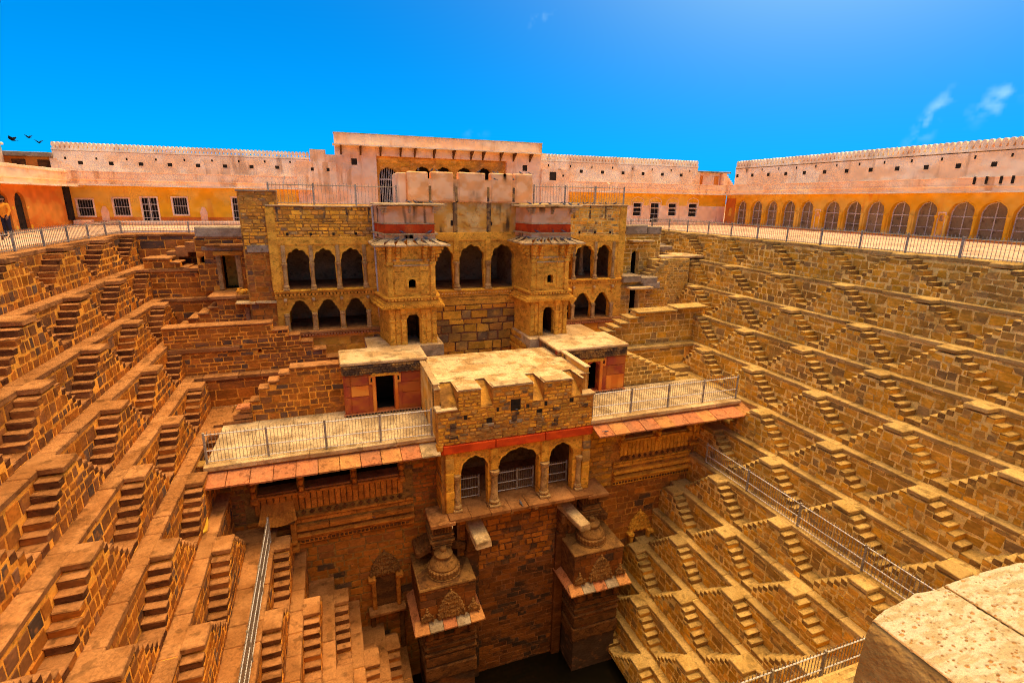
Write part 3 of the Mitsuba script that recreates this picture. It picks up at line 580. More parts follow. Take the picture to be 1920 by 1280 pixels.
# ------------------------------------------------------------------ towers
def tower(label, xa, xb, xA, xB, zd):
    T_ = thing('jharokha_tower', label, 'tower')
    yf, yb = 23.8, YF
    def plan(g): return Polygon([(xa-g, yf-g), (xb+g, yf-g), (xB+g, yb), (xA-g, yb)])
    fl = flat(0)
    def ring(z0, z1, g, name, m='m_carved'): return put(name, prism(fl, plan(g), z0, z1), m, T_)
    cx = (xa+xb)/2; fr = front(yf)
    for i, (z0, z1, g) in enumerate(((-6.6, -5.6, .16), (-5.6, -5.45, .26), (-5.45, -5.3, .17), (-5.3, -5.12, .22), (-5.1, -4.98, .12), (-4.97, -4.78, .18))): ring(z0, z1, g, 'plinth_moulding')
    # lower storey: front wall with a doorway, side walls
    dw = rect(cx-.30, -4.7, cx+.30, -3.25).difference(unary_union([Polygon([(cx+s*.30, -3.45), (cx+s*.30, -3.2), (cx+s*.14, -3.2)]) for s in (-1, 1)]))
    put('lower_wall', prism(fr, rect(xa, -4.78, xb, -2.85).difference(dw), -.3, 0), 'm_carved', T_)
    put('lower_side', prism(fl, Polygon([(xa, yf), (xa+.3, yf+.3), (xA+.3, yb), (xA, yb)]), -4.78, -2.85), 'm_carved', T_)
    put('lower_side', prism(fl, Polygon([(xb, yf), (xb-.3, yf+.3), (xB-.3, yb), (xB, yb)]), -4.78, -2.85), 'm_carved', T_)
    hole_box(Fr((0, yf+.28, 0), X_, Z_, -Y_), cx-.34, cx+.34, -4.68, -3.2, 1.4, 'm_carved_dark', T_, 'doorway')
    w_ = xb-xa
    for s in (xa+.13, cx-.46, cx+.46, xb-.13):
        put('pilaster', join([block([s-.13, yf-.10, -4.76], [s+.13, yf+.05, -4.5], .02), block([s-.10, yf-.08, -4.5], [s+.10, yf+.05, -3.55], .02), block([s-.13, yf-.11, -3.55], [s+.13, yf+.05, -3.42], .02), block([s-.09, yf-.07, -3.42], [s+.09, yf+.05, -3.2], .02), block([s-.14, yf-.13, -3.2], [s+.14, yf+.05, -2.9], .03)]), 'm_carved', T_)
    for s0, s1 in ((xa+.28, cx-.60), (cx+.60, xb-.28)):
        if s1-s0 > .1:
            for z0, z1 in ((-4.7, -4.15), (-4.1, -3.6), (-3.55, -3.0)): put('carved_panel', block([s0, yf-.035, z0], [s1, yf+.04, z1], .03), 'm_carved', T_)
    # ribbed sloping cornice between the storeys
    e = []
    for g, z in ((.10, -2.86), (.36, -2.82), (.36, -2.75), (.14, -2.56)): e.append(g)
    ring(-2.88, -2.80, .34, 'cornice_edge'); ring(-2.80, -2.70, .24, 'cornice_slope'); ring(-2.70, -2.60, .15, 'cornice_slope')
    n = int((w_+.6)/.085); put('cornice_ribs', join([block([xa-.30+i*.085+.015, yf-.37, -2.83], [xa-.30+i*.085+.07, yf-.1, -2.74], .01) for i in range(n)]), 'm_carved', T_, kind='stuff')
    ring(-2.60, -2.45, .06, 'frieze'); dentils(T_, xa-.05, xb+.05, yf-.09, -2.56, .10, .15); ring(-2.45, -2.38, .16, 'string_course')
    # upper storey
    wz = arch(cx+.02, .33, -2.0, -1.72, -1.58, 1, .0)
    up = rect(xa+.02, -2.38, xb-.02, .0).difference(wz)
    put('upper_wall', prism(fr, up, -.3, -.02), 'm_carved', T_)
    put('upper_side', prism(fl, Polygon([(xa+.02, yf+.02), (xa+.3, yf+.3), (xA+.3, yb), (xA+.02, yb)]), -2.38, 0), 'm_carved', T_)
    put('upper_side', prism(fl, Polygon([(xb-.02, yf+.02), (xb-.3, yf+.3), (xB-.3, yb), (xB-.02, yb)]), -2.38, 0), 'm_carved', T_)
    hole_box(Fr((0, yf+.3, 0), X_, Z_, -Y_), cx-.15, cx+.19, -2.0, -1.58, 1.2, 'm_dark_void', T_, 'window_recess')
    put('window_frame', prism(fr, rect(cx-.26, -2.1, cx+.30, -1.48).difference(wz), -.01, .025), 'm_carved', T_)
    for s in (xa+.13, xb-.13):
        put('pilaster', join([block([s-.13, yf-.08, -2.37], [s+.13, yf+.05, -2.1], .02), block([s-.11, yf-.06, -2.1], [s+.11, yf+.05, -.95], .02), block([s-.15, yf-.10, -.95], [s+.15, yf+.05, -.78], .02)]), 'm_carved', T_)
    for s0, s1 in ((xa+.32, cx-.34), (cx+.38, xb-.32)):
        for z0, z1 in ((-2.3, -1.25), (-1.2, -.7)): put('carved_panel', block([s0, yf-.02, z0], [s1, yf+.04, z1], .03, .008), 'm_carved', T_)
    for z in (-.72, -.95): put('thin_course', block([xa+.28, yf-.03, z-.03], [xb-.28, yf+.03, z+.03], .01), 'm_slab_pale', T_)
    for s in (xa+.12, xa+.5, xb-.5, xb-.12):
        ms = [block([s-.09, yf-.10-.085*i, -.78+.17*i], [s+.09, yf+.05, -.62+.17*i], .03) for i in range(5)]
        put('bracket', join(ms), 'm_carved', T_)
    for s in (-1, 1):  # side brackets that reach out under the stone eave
        x0 = (xa if s < 0 else xb)
        for y in (yf+.15, yf+.7): put('bracket', join([block([min(x0+s*.02, x0+s*(.12+.1*i)), y-.09, -.78+.17*i], [max(x0+s*.02, x0+s*(.12+.1*i)), y+.09, -.62+.17*i], .03) for i in range(5)]), 'm_carved', T_)
    for s0, s1, f_ in ((xa+.66, xa+1.05, 1), (xb-1.05, xb-.66, -1)):
        put('corbel_wing', prism(fr, Polygon([(s0 if f_ > 0 else s1, -.05), (s1 if f_ > 0 else s0, -.05), (s0 if f_ > 0 else s1, -.62)]), -.02, .05), 'm_carved', T_)
    # the wide stone eave, slab by slab
    def eave(p0, p1, q0, q1, z0, z1, th=.07):
        v = []
        for (x, y), z in ((p0, z0), (p1, z0), (q1, z1), (q0, z1)): v += [(x, y, z), (x, y, z-th)]
        f = [[0, 2, 4], [0, 4, 6], [1, 5, 3], [1, 7, 5], [0, 1, 3], [0, 3, 2], [2, 3, 5], [2, 5, 4], [4, 5, 7], [4, 7, 6], [6, 7, 1], [6, 1, 0]]
        return np.array(v, float), np.array(f)
    o, n_ = .62, 7
    for i in range(n_):
        t0, t1 = i/n_+.004, (i+1)/n_-.004
        A0, A1 = xa-o+(w_+2*o)*t0, xa-o+(w_+2*o)*t1; B0, B1 = xa-.05+(w_+.1)*t0, xa-.05+(w_+.1)*t1
        j1 = U(-.04, .02)
        put('eave_slab', eave((A0, yf-.55+j1), (A1, yf-.55+j1), (B1, yf-.02), (B0, yf-.02), .02+U(-.012, .012), .26), 'm_slab_pale', T_)
    for s in (-1, 1):
        for i in range(3):
            t0, t1 = i/3, (i+1)/3-.01
            xo = xa-o if s < 0 else xb+o; xi = xa-.02 if s < 0 else xb+.02
            put('eave_slab', eave((xo, yf-.5+2.4*t0), (xo, yf-.5+2.4*t1), (xi, yf+2.0*t1), (xi, yf+2.0*t0), .03, .26), 'm_slab_pale', T_)
    ring(0, .26, -.04, 'drum'); ring(.26, .42, .02, 'drum_band', 'm_pink_stained')
    ring(.43, .485, .13, 'pale_ledge', 'm_slab_pale'); ring(.49, .88, .0, 'red_band', 'm_red'); ring(.88, .93, .03, 'pale_fillet', 'm_slab_pale')
    for i in range(9):
        x = xa+.12+i*(w_-.24)/8; put('red_arcade', prism(fr, arch(x, .19, .55, .70, .80, 1, 0).difference(arch(x, .13, .55, .69, .77, 1, 0)), -.01, .02), 'm_red', T_)
    ring(.93, 1.66, -.01, 'upper_box', 'm_pink_stained')
    for s in (xa+.05, cx, xb-.05): put('roof_bracket', join([block([s-.05, yf-.1-.09*i, 1.36+.1*i], [s+.05, yf+.05, 1.45+.1*i], .02) for i in range(3)]), 'm_slab_pale', T_)
    for s in (-1, 1):
        x0 = xa if s < 0 else xb
        put('roof_bracket', join([block([min(x0, x0+s*(.1+.09*i)), yf-.02-.09*i, 1.36+.1*i], [max(x0, x0+s*(.1+.09*i)), yf+.1, 1.45+.1*i], .02) for i in range(3)]), 'm_slab_pale', T_)
    xs = np.linspace(xa-.42, xb+.42, 4)
    for i in range(3): put('roof_slab', block([xs[i]+.006, yf-.38, 1.70], [xs[i+1]-.006, yb+.2, 1.79], .025, .015), 'm_slab_pale', T_)
    return T_
TL = tower('carved jharokha tower beside the rust-brown wing, red band under its roof slab', 2.45, 4.66, 2.12, 4.9, -4.62)
tag(put('drain_pipe', bar((2.22, 25.6, -4.5), (2.10, 25.6, 1.6), .055, 8), 'm_pipe', smooth=50), 'pale vertical drain pipe running up beside the carved tower', 'pipe')
TR = tower('carved jharokha tower nearest the ochre wall, pigeons on its eave', 9.42, 11.5, 9.3, 11.8, -4.65)
# ------------------------------------------------------------------ arcaded pavilion at the heart of the well
PV = thing('arcaded_pavilion', 'three-arched pavilion with a red band and a notched rubble parapet', 'building')
yp = 17.8; fr = front(yp)
roofz = -4.95
not_ = [(3.62, 4.22), (5.12, 5.60), (7.28, 7.74), (8.98, 9.44)]
plan = rect(3.42, yp, 9.98, 22.45)
for a0, a1 in not_: plan = plan.difference(rect(a0, yp-.1, a1, yp+1.15))
plan = plan.difference(rect(3.3, yp-.1, 4.2, yp+.42)).difference(rect(9.46, yp-.1, 10.1, yp+.5))
put('roof_core', prism(flat(0), plan, -7.1, roofz-.03), 'm_mortar_palace', PV)
put('roof_terrace', prism(flat(0), plan.buffer(.03, join_style=2), roofz-.03, roofz), 'm_roof', PV)
low = rect(3.42, yp, 9.98, yp+1.2)
put('parapet_foot', prism(flat(0), low, -7.1, -5.72), 'm_mortar_palace', PV)
for a0, a1 in not_:  # sloped weathered chutes between the parapet blocks
    v = [(a0, yp+.02, -5.72), (a1, yp+.02, -5.72), (a1, yp+1.15, -5.0), (a0, yp+1.15, -5.0), (a0, yp+.02, -5.9), (a1, yp+.02, -5.9), (a1, yp+1.15, -5.9), (a0, yp+1.15, -5.9)]
    put('chute', (np.array(v, float), np.array([[0, 1, 2], [0, 2, 3], [4, 1, 0], [4, 5, 1]])), 'm_chute', PV)
for x0, x1 in ((3.36, 4.2), (9.44, 10.06)): put('corner_ledge', block([x0, yp-.06, -5.74], [x1, yp+.45, -5.64], .02, .015), 'm_slab_pale', PV)
for x0, x1, y0, y1, z1 in ((3.40, 3.58, yp+.42, 22.3, -4.80), (9.82, 10.0, yp+.5, 20.9, -4.72)):
    put('side_parapet', block([x0, y0, -7.0], [x1, y1, z1], .03, .01), 'm_rough_plaster', PV)
    put('side_coping', block([x0-.03, y0-.02, z1], [x1+.05, y1, z1+.06], .02, .01), 'm_slab_pale', PV)
# roof paving: broken plaster sheets
for i in range(7):
    for j in range(4):
        x0, y0 = 3.62+i*.885, 19.1+j*.84
        q = np.array([[x0, y0], [x0+.86, y0], [x0+.86, y0+.82], [x0, y0+.82]]) + U(-.05, .05, (4, 2))
        put('roof_sheet', frustum(flat(roofz), q, -.01, U(.004, .02), .01, .006), 'm_roof', PV)
for a0, a1 in ((3.42, 3.62), (4.22, 5.12), (5.60, 7.28), (7.74, 8.98)):
    if a1-a0 > .5: put('parapet_coping', block([a0+.01, yp-.03, roofz-.02], [a1-.01, yp+.5, roofz+.05], .02, .012), 'm_slab_pale', PV)
up = rect(3.42, -7.14, 9.98, -5.76)
for a0, a1 in ((4.22, 5.12), (5.60, 7.28), (7.74, 8.98)): up = up.union(rect(a0, -5.8, a1, roofz-.03))
holes = [rect(6.35, -6.02, 6.75, -5.55), rect(4.45, -6.15, 4.57, -5.98), rect(5.35, -6.45, 5.58, -6.2), rect(7.0, -6.0, 7.12, -5.82), rect(7.45, -6.32, 7.68, -6.1), rect(7.78, -5.98, 7.90, -5.8), rect(8.9, -5.95, 9.06, -5.78), rect(5.75, -5.98, 5.85, -5.82)]
solid = up
for h in holes: solid = solid.difference(h)
masonry(fr, solid, 'm_brick', PV, (.11, .19), (.2, .44), .05, .016, jit=.02, keep=300)
for h in holes: put('drain_recess', prism(fr, h, -.03, .006), 'm_dark_void', PV)
for a0, a1 in ((6.28, 6.82), (5.28, 5.64), (7.36, 7.74)): put('stained_spout', block([a0, yp-.05, -6.55], [a1, yp+.02, -6.42], .02, .01), 'm_slab_grey', PV)
for x in (5.3, 6.5, 7.55, 9.62, 4.0, 8.3):
    for z in np.arange(-6.9, -6.1, .17):
        if U() < .7: put('stained_stone', block([x-U(.08, .2), yp-.055, z], [x+U(.08, .2), yp, z+.14], .02, .012), 'm_black_stain', PV)
xs = [3.60, 5.72, 7.86, 10.04]
put('red_band_core', box([3.56, yp+.02, -7.52], [10.0, yp+.4, -7.14]), 'm_red', PV)
for i in range(3): put('red_band', block([xs[i]+.015, yp-.07+.0, -7.50], [xs[i+1]-.015, yp+.1, -7.16], .02, .008), 'm_red', PV)
put('corner_stone', block([3.38, yp-.04, -7.38], [3.62, yp+.3, -7.12], .03, .01), 'm_brick', PV)
ya = yp+.10; fa = front(ya)
acs = [(4.89, 1.14, -8.50, -7.76), (6.77, 1.84, -8.62, -7.68), (8.68, 1.12, -8.50, -7.76)]
pier = rect(3.72, -10.1, 9.98, -7.50)
for c, w_, zs, za in acs: pier = pier.difference(arch(c, w_, -10.1, zs, za, 11, .05))
put('arcade', prism(fa, pier, -.36, 0), 'm_carved', PV)
for c, w_, zs, za in acs: put('arch_moulding', prism(fa, arch(c, w_+.13, zs-.05, zs+.02, za+.085, 11, .05).difference(arch(c, w_, -10.1, zs, za, 11, .05)).intersection(rect(3.7, zs, 10, -7.5)), .003, .035), 'm_carved', PV)
for x in (5.69, 7.89):
    column(PV, x, ya-.08, -10.1, -8.52, .14); put('spandrel_pilaster', block([x-.17, ya-.10, -8.50], [x+.17, ya+.1, -7.54], .03), 'm_carved', PV)
for x in (4.16, 9.50): column(PV, x, ya-.03, -10.1, -8.50, .11)
for x0, x1 in ((3.70, 4.02), (9.64, 9.98)):
    put('end_pier', block([x0, ya-.12, -10.1], [x1, ya+.3, -7.52], .03, .012), 'm_carved', PV)
    for z in (-9.5, -8.8, -8.2): put('pier_stone', block([x0-.01, ya-.14, z], [x1+.01, ya+.05, z+U(.35, .55)], .03, .01), 'm_brick', PV)
room(PV, 3.9, 9.8, ya+.3, ya+3.2, -10.1, -7.5)
slabs(PV, 3.72, 10.0, 17.3, 18.4, -10.10, .16, 'm_ledge_rust', (.7, 1.3), name='floor_slab')
for x0, x1, z in ((2.95, 3.95, -10.34), (9.75, 10.75, -10.34)): put('bracket_slab', block([x0, 17.25, z], [x1, 18.6, z+.18], .03, .01), 'm_ledge_rust', PV)
# the walled flanks of the pavilion
for x, fr_, s in ((3.55, west(3.55), -1), (9.98, east(9.98), 1)):
    put('flank_core', box([x, ya, -10.2], [x+.2*(-s), 19.2, -7.1]), 'm_mortar_palace', PV)
    masonry(fr_, rect(*sorted((-s*0+(-19.0 if s < 0 else ya), (-ya if s < 0 else 19.0))), 0, 1) if False else (rect(-19.0, -10.2, -ya, -7.1) if s < 0 else rect(ya, -10.2, 19.0, -7.1)), 'm_brick', PV, *mid)
# iron gates in the three arches
def railing(label, pts, h, posts=1.8, gap=.11, parent=None, rail=(.42, .95), m='m_iron', mr='m_steel', over=.12, thick=.011, cat='railing', group=None, skip_end=False):
    R_ = parent or thing('railing', label, cat, group)
    pk = []
    for (p0, p1) in zip(pts[:-1], pts[1:]):
        p0, p1 = np.array(p0, float), np.array(p1, float); L = np.linalg.norm(p1-p0); e = (p1-p0)/L
        n = max(1, round(L/posts))
        for i in range(n+1):
            q = p0+e*L*i/n
            put('post', block(q+[-.035, -.035, 0], q+[.035, .035, h*1.02], .008), m, R_)
        for r_ in rail: put('rail', bar(p0+[0, 0, h*r_], p1+[0, 0, h*r_], .020, 6), mr, R_)
        put('rail', bar(p0+[0, 0, .07], p1+[0, 0, .07], .018, 6), mr, R_)
        m_ = int(L/gap)
        for i in range(1, m_): q = p0+e*i*gap; pk.append(bar(q+[0, 0, .03], q+[0, 0, h*rail[-1]+over], thick, 4))
    put('pickets', join(pk), m, R_, kind='stuff')
    return R_
G = thing('gate', 'low iron gate rails with pointed bars inside the pavilion arches', 'gate')
for x0, x1 in ((4.3, 5.25), (5.9, 6.95), (6.98, 7.7), (8.05, 9.3)): railing('', [(x0, 18.62, -10.08), (x1, 18.62, -10.08)], 1.0, 1.2, .10, G, (.45, .92))

# ------------------------------------------------------------------ railed roof terraces on either side of the pavilion
def terrace(side, x0, x1, yf, yb, label):
    T_ = thing('roof_terrace', label, 'terrace')
    m_ = RL if side == 'rust' else OL
    nx = 6
    for i in range(nx):
        a0, a1 = x0+(x1-x0)*i/nx, x0+(x1-x0)*(i+1)/nx
        for j in range(3):
            b0, b1 = yf+.45+(yb-yf-.45)*j/3, yf+.45+(yb-yf-.45)*(j+1)/3
            put('floor_sheet', block([a0+.004, b0+.004, -7.2], [a1-.004, b1-.004, -6.95+U(-.004, .008)], .012), 'm_terrace', T_)
    slabs(T_, x0-.05, x1, yf-.05, yf+.45, -6.92, .17, 'm_slab_pale', (1.2, 1.9), name='edge_slab', jit=.012)
    put('edge_course', block([x0, yf+.05, -7.28], [x1, yf+.45, -7.09], .02), 'm_carved', T_)
    put('body', box([x0, yf+.6, -7.6], [x1, yb, -7.2]), m_, T_)
    return T_
def eave_row(T_, x0, x1, yf, n, cols):
    for i in range(n):
        a0, a1 = x0+(x1-x0)*i/n+.012, x0+(x1-x0)*(i+1)/n-.012
        dz, dy = U(-.015, .015), U(-.03, .03)
        v = []
        for y, z in ((yf+.35, -7.08), (yf-.72+dy, -7.36+dz)):
            for a in (a0, a1): v += [(a, y, z), (a, y, z-.06)]
        v = np.array(v, float)
        f = np.array([[0, 4, 6], [0, 6, 2], [1, 3, 7], [1, 7, 5], [4, 5, 7], [4, 7, 6], [0, 1, 5], [0, 5, 4], [2, 6, 7], [2, 7, 3]])
        put('eave_tile', (v, f), cols[i % len(cols)] if i < n-1 or len(cols) < 4 else cols[-1], T_)
TW = terrace('rust', -4.5, 3.42, 18.3, 22.5, 'railed roof terrace with a red tiled eave beside the rust-brown stairs')
eave_row(TW, -4.55, 3.5, 18.3, 11, ['m_tile_red', 'm_tile_red', 'm_tile_red', 'm_tile_red', 'm_tile_red', 'm_tile_orange', 'm_tile_orange', 'm_tile_red', 'm_tile_orange', 'm_tile_red', 'm_slab_pale'])
TE = terrace('ochre', 9.98, 17.85, 17.8, 21.1, 'railed roof terrace with a pinkish tiled eave beside the ochre stairs')
eave_row(TE, 10.0, 18.2, 17.8, 11, ['m_tile_red', 'm_tile_orange', 'm_tile_red'])
railing('iron railing along the front edge of the roof terrace with the red eave', [(-4.45, 18.55, -6.92), (3.3, 18.4, -6.92)], 1.12, 1.9, .115)
railing('iron railing along the front edge of the roof terrace with the pinkish eave', [(10.1, 18.05, -6.92), (17.75, 18.05, -6.92)], 1.12, 1.9, .115)

# ------------------------------------------------------------------ houses on the terraces
def house(side, x0, x1, yf, yb, door, label, niches, splits):
    H_ = thing('stone_house', label, 'building')
    fr = front(yf)
    put('wall', prism(fr, rect(x0, -6.95, x1, -4.72).difference(door), -.35, 0), 'm_panel_red', H_)
    put('body', box([x0, yf+.35, -6.95], [x0+.3, yb, -4.72]), 'm_black_stain' if side == 'ochre' else 'm_panel_red', H_); put('body', box([x1-.3, yf+.35, -6.95], [x1, yb, -4.72]), 'm_panel_red', H_); put('body', box([x0, yb-.3, -6.95], [x1, yb, -4.72]), 'm_panel_red', H_)
    a0, b0, a1, b1 = door.bounds
    hole_box(Fr((0, yf+.33, 0), X_, Z_, -Y_), a0-.2, a1+.2, b0, b1+.1, 1.3, 'm_dark_void', H_, 'doorway')
    put('upper_band', block([x0-.03, yf-.06, -5.16], [x1+.03, yf+.1, -4.72], .03, .02), 'm_black_stain', H_)
    reg = rect(x0, -5.16, x1, -4.72); masonry(Fr((0, yf-.06, 0), X_, Z_, -Y_), reg, 'm_black_stain', H_, (.08, .13), (.08, .2), .03, .05, jit=.02, name='rubble', keep=150)
    put('roof_slab', block([x0-.08, yf-.10, -4.74], [x1+.08, yb+.05, -4.58], .05, .02), 'm_slab_pale', H_)
    for s in (a0-.16, a1+.02): put('door_jamb', block([s, yf-.05, -6.93], [s+.14, yf+.1, b1+.16], .02, .01), 'm_orange', H_)
    put('lintel', block([a0-.2, yf-.07, b1+.02], [a1+.2, yf+.1, b1+.18], .02, .01), 'm_carved', H_)
    for x in niches:
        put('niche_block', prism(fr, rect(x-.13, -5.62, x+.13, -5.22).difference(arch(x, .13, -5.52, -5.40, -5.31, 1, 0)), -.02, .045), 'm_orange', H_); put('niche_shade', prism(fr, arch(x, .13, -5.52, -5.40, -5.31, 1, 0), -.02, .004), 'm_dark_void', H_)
    for (p0, p1) in splits:
        for z0, z1 in ((-6.85, -6.14), (-6.10, -5.66), (-5.62, -5.2)): put('red_panel', block([p0, yf-.03, z0], [p1, yf+.05, z1], .015, .008), 'm_panel_red' if U() < .75 else 'm_orange', H_)
    put('base_slab', block([x0-.05, yf-.12, -6.97], [x1+.05, yf+.1, -6.86], .02), 'm_tile_red', H_); dentils(H_, x0, x1, yf-.09, -6.93, .06, .13, 'm_dark_void', 'base_dentils')
house('rust', .2, 3.66, 21.37, 23.4, rect(1.52, -6.86, 2.27, -5.3), 'small red-panelled stone house with a square dark doorway and pale flat roof', (1.36, 2.43), ((.25, .46), (.5, 1.2), (2.6, 3.6)))
house('ochre', 9.7, 13.32, 20.8, 23.1, arch(11.6, .62, -6.86, -5.75, -5.38, 3, .06), 'small red-panelled stone house with an arched doorway and black-stained side', (11.08, 12.1), ((10.0, 10.9), (12.3, 13.26)))
f = thing('tower_landing', 'pale floor between the palace towers and the two small houses', 'landing')
put('slab', box([1.4, 23.4, -5.2], [4.9, 26.0, -4.66]), 'm_slab_pale', f); put('slab', box([9.2, 23.1, -5.2], [13.2, 26.0, -4.70]), 'm_slab_pale', f)

# ------------------------------------------------------------------ lower walls of the tank
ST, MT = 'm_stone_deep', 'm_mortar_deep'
def gallery(side, x0, x1, win, label, st, mt, lattice=None):
    G_ = thing('gallery_wall', label, 'wall'); cm = 'm_carved_rust' if side == 'rust' else 'm_carved'
    fr = front(19.0)
    ops = [rect(a, -8.62, b, -7.72) for a, b in win]
    solid = rect(x0, -19.5, x1, -7.2)
    for o in ops: solid = solid.difference(o)
    put('core', prism(fr, solid, -.45, 0), mt, G_)
    p0, p1 = win[0][0]-.15, win[-1][1]+.15
    for a, b in win:
        hole_box(Fr((0, 19.43, 0), X_, Z_, -Y_), a, b, -8.62, -7.72, 2.0, 'm_dark_void', G_, 'window_opening')
        put('sill', block([a, 18.9, -8.70], [b, 19.5, -8.62], .02, .01), RL if side == 'rust' else OL, G_)
    for x in [a-.1 for a, b in win] + [win[-1][1]+.1]:
        put('bracket', join([block([x-.08, 18.78-.05*i, -8.7+.3*i], [x+.08, 19.05, -8.48+.3*i], .03) for i in range(4)] + [block([x-.13, 18.72, -8.95], [x+.13, 19.05, -8.7], .05)]), cm, G_)
    # carved balustrade panels under the windows
    n = int((p1-p0)/.21)
    for i in range(n):
        x = p0+i*(p1-p0)/n
        put('balustrade_panel', block([x+.015, 18.92, -9.52], [x+(p1-p0)/n-.015, 19.02, -8.82], .025, .006), cm, G_)
    put('balustrade_rail', block([p0-.05, 18.86, -8.82], [p1+.05, 19.02, -8.73], .02), cm, G_)
    n = int((p1-p0)/.30)
    for i in range(n):
        x = p0+(i+.5)*(p1-p0)/n; t = np.linspace(0, 2*math.pi, 13)[:-1]; r_ = .10*(1-.35*np.abs(np.sin(2*t)))
        put('rosette', frustum(fr, np.stack([x+r_*np.cos(t), -9.68+r_*np.sin(t)], 1), 0, .05, .03), 'm_carved_dark', G_)
    for z, d_, h in ((-9.92, .12, .12), (-10.12, .05, .16), (-10.42, .18, .20), (-10.62, .30, .08), (-10.72, .22, .08), (-11.0, .12, .22)):
        slabs(G_, p0-.3, p1+.4 if side == 'rust' else p1+.2, 19.0-d_, 19.1, z+h, h-.02, cm, (.9, 2.2), name='moulding_stone', jit=.012)
    dentils(G_, p0-.3, p1+.2, 18.92, -10.92, .10, .16, 'm_carved_dark')
    reg = solid.difference(rect(p0-.3, -11.05, p1+.4, -8.6)).intersection(rect(x0, -19.5, x1, -7.2))
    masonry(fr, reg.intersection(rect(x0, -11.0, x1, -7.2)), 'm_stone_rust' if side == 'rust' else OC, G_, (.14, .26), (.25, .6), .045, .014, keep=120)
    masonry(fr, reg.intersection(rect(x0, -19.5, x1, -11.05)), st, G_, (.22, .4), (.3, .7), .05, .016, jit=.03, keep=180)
    return G_
GL = gallery('rust', -5.2, 3.9, [(-3.12, -1.75), (-1.5, .18), (.42, 2.02)], 'carved gallery wall with three dark windows under the red tiled eave', 'm_stone_tank', 'm_riser_ochre')
GR = gallery('ochre', 9.8, 18.6, [(12.35, 13.95), (14.35, 15.9)], 'carved gallery wall with two windows and a pierced screen under the pinkish eave', 'm_stone_tank', 'm_mortar_palace')
lat = rect(16.32, -9.30, 17.62, -8.0)
for i in range(5):
    for j in range(4): lat = lat.difference(Point(16.5+.235*i, -9.14+.30*j).buffer(.085))
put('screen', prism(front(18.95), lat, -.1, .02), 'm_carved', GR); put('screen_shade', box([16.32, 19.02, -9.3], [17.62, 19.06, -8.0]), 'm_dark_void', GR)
put('screen_sill', block([16.1, 18.8, -9.5], [17.8, 19.05, -9.36], .03), 'm_carved', GR)
# a small hooded box balcony
J = thing('hooded_balcony', 'small fluted stone hood over a blind box window beside the walkway railing', 'balcony')
v, F_ = [], []
xs = np.linspace(-3.12, -1.82, 22); zt, yt, zb_, yb_ = -9.05, 18.95, -9.66, 18.25
for i, x in enumerate(xs):
    r_ = .02*(i % 2); inn = .12*abs((x+2.47)/.65)**2
    v += [(x*.82+.18*-2.47, yt, zt), (x, yb_+inn+r_, zb_+inn*.8)]
for i in range(21): a = 2*i; F_ += [[a, a+1, a+3], [a, a+3, a+2]]
put('hood', (np.array(v), np.array(F_)), 'm_carved_rust', J)
put('hood_soffit', block([-3.05, 18.35, -9.72], [-1.9, 18.98, -9.64], .02), 'm_carved_dark', J)
put('box', join([block([-2.95, 18.6, -10.6], [-2.75, 19, -9.7], .02), block([-2.1, 18.6, -10.6], [-1.9, 19, -9.7], .02), block([-2.95, 18.5, -10.75], [-1.9, 19, -10.6], .02), block([-3.0, 18.4, -11.0], [-1.85, 19, -10.85], .02)]), 'm_carved_rust', J)

# the wall under the pavilion, the two beams
CW = thing('tank_wall', 'dark brick wall under the pavilion, missing stones in its middle', 'wall')
fr = front(18.2)
put('core', box([4.2, 18.2, -19.6], [9.7, 19.0, -10.26]), MT, CW)
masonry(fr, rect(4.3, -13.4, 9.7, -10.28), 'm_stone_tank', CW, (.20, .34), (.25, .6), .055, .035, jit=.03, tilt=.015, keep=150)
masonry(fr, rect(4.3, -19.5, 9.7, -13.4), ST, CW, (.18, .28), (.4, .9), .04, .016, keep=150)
put('spout_recess', prism(fr, rect(6.7, -10.75, 7.25, -10.35), -.02, .05), 'm_dark_void', CW)
for x in (6.45, 7.55): put('spout', block([x-.08, 17.7, -10.62], [x+.08, 18.3, -10.52], .02, .02), 'm_slab_pale', CW)
for x0, x1, dx, yo, lab in ((4.55, 5.20, .12, 16.9, 'rough granite beam jutting over the tank beside the shrine under the red eave'), (8.72, 9.22, .35, 16.7, 'slanting rough granite beam jutting over the tank beside the shrine nearest the ochre stairs')):
    v, f_ = block([x0, yo, -11.12], [x1, 18.3, -10.78], .04, .03); v[:, 0] += dx*(18.3-v[:, 1])/1.4
    v[:, 2] -= .25*(18.3-v[:, 1])/1.4
    tag(put('stone_beam', (v, f_), 'm_slab_pale'), lab, 'stone beam')
    put('corbel', block([x0, 17.6, -11.6], [x1-.05, 18.3, -11.14], .05, .02), 'm_carved_dark', CW); put('corbel', block([x0, 17.9, -12.2], [x1-.1, 18.3, -11.62], .05, .02), 'm_carved_dark', CW)
    put('beam_pier', block([x0-.05, 18.0, -19.5], [x1-.1, 18.4, -12.2], .05, .02), ST, CW)
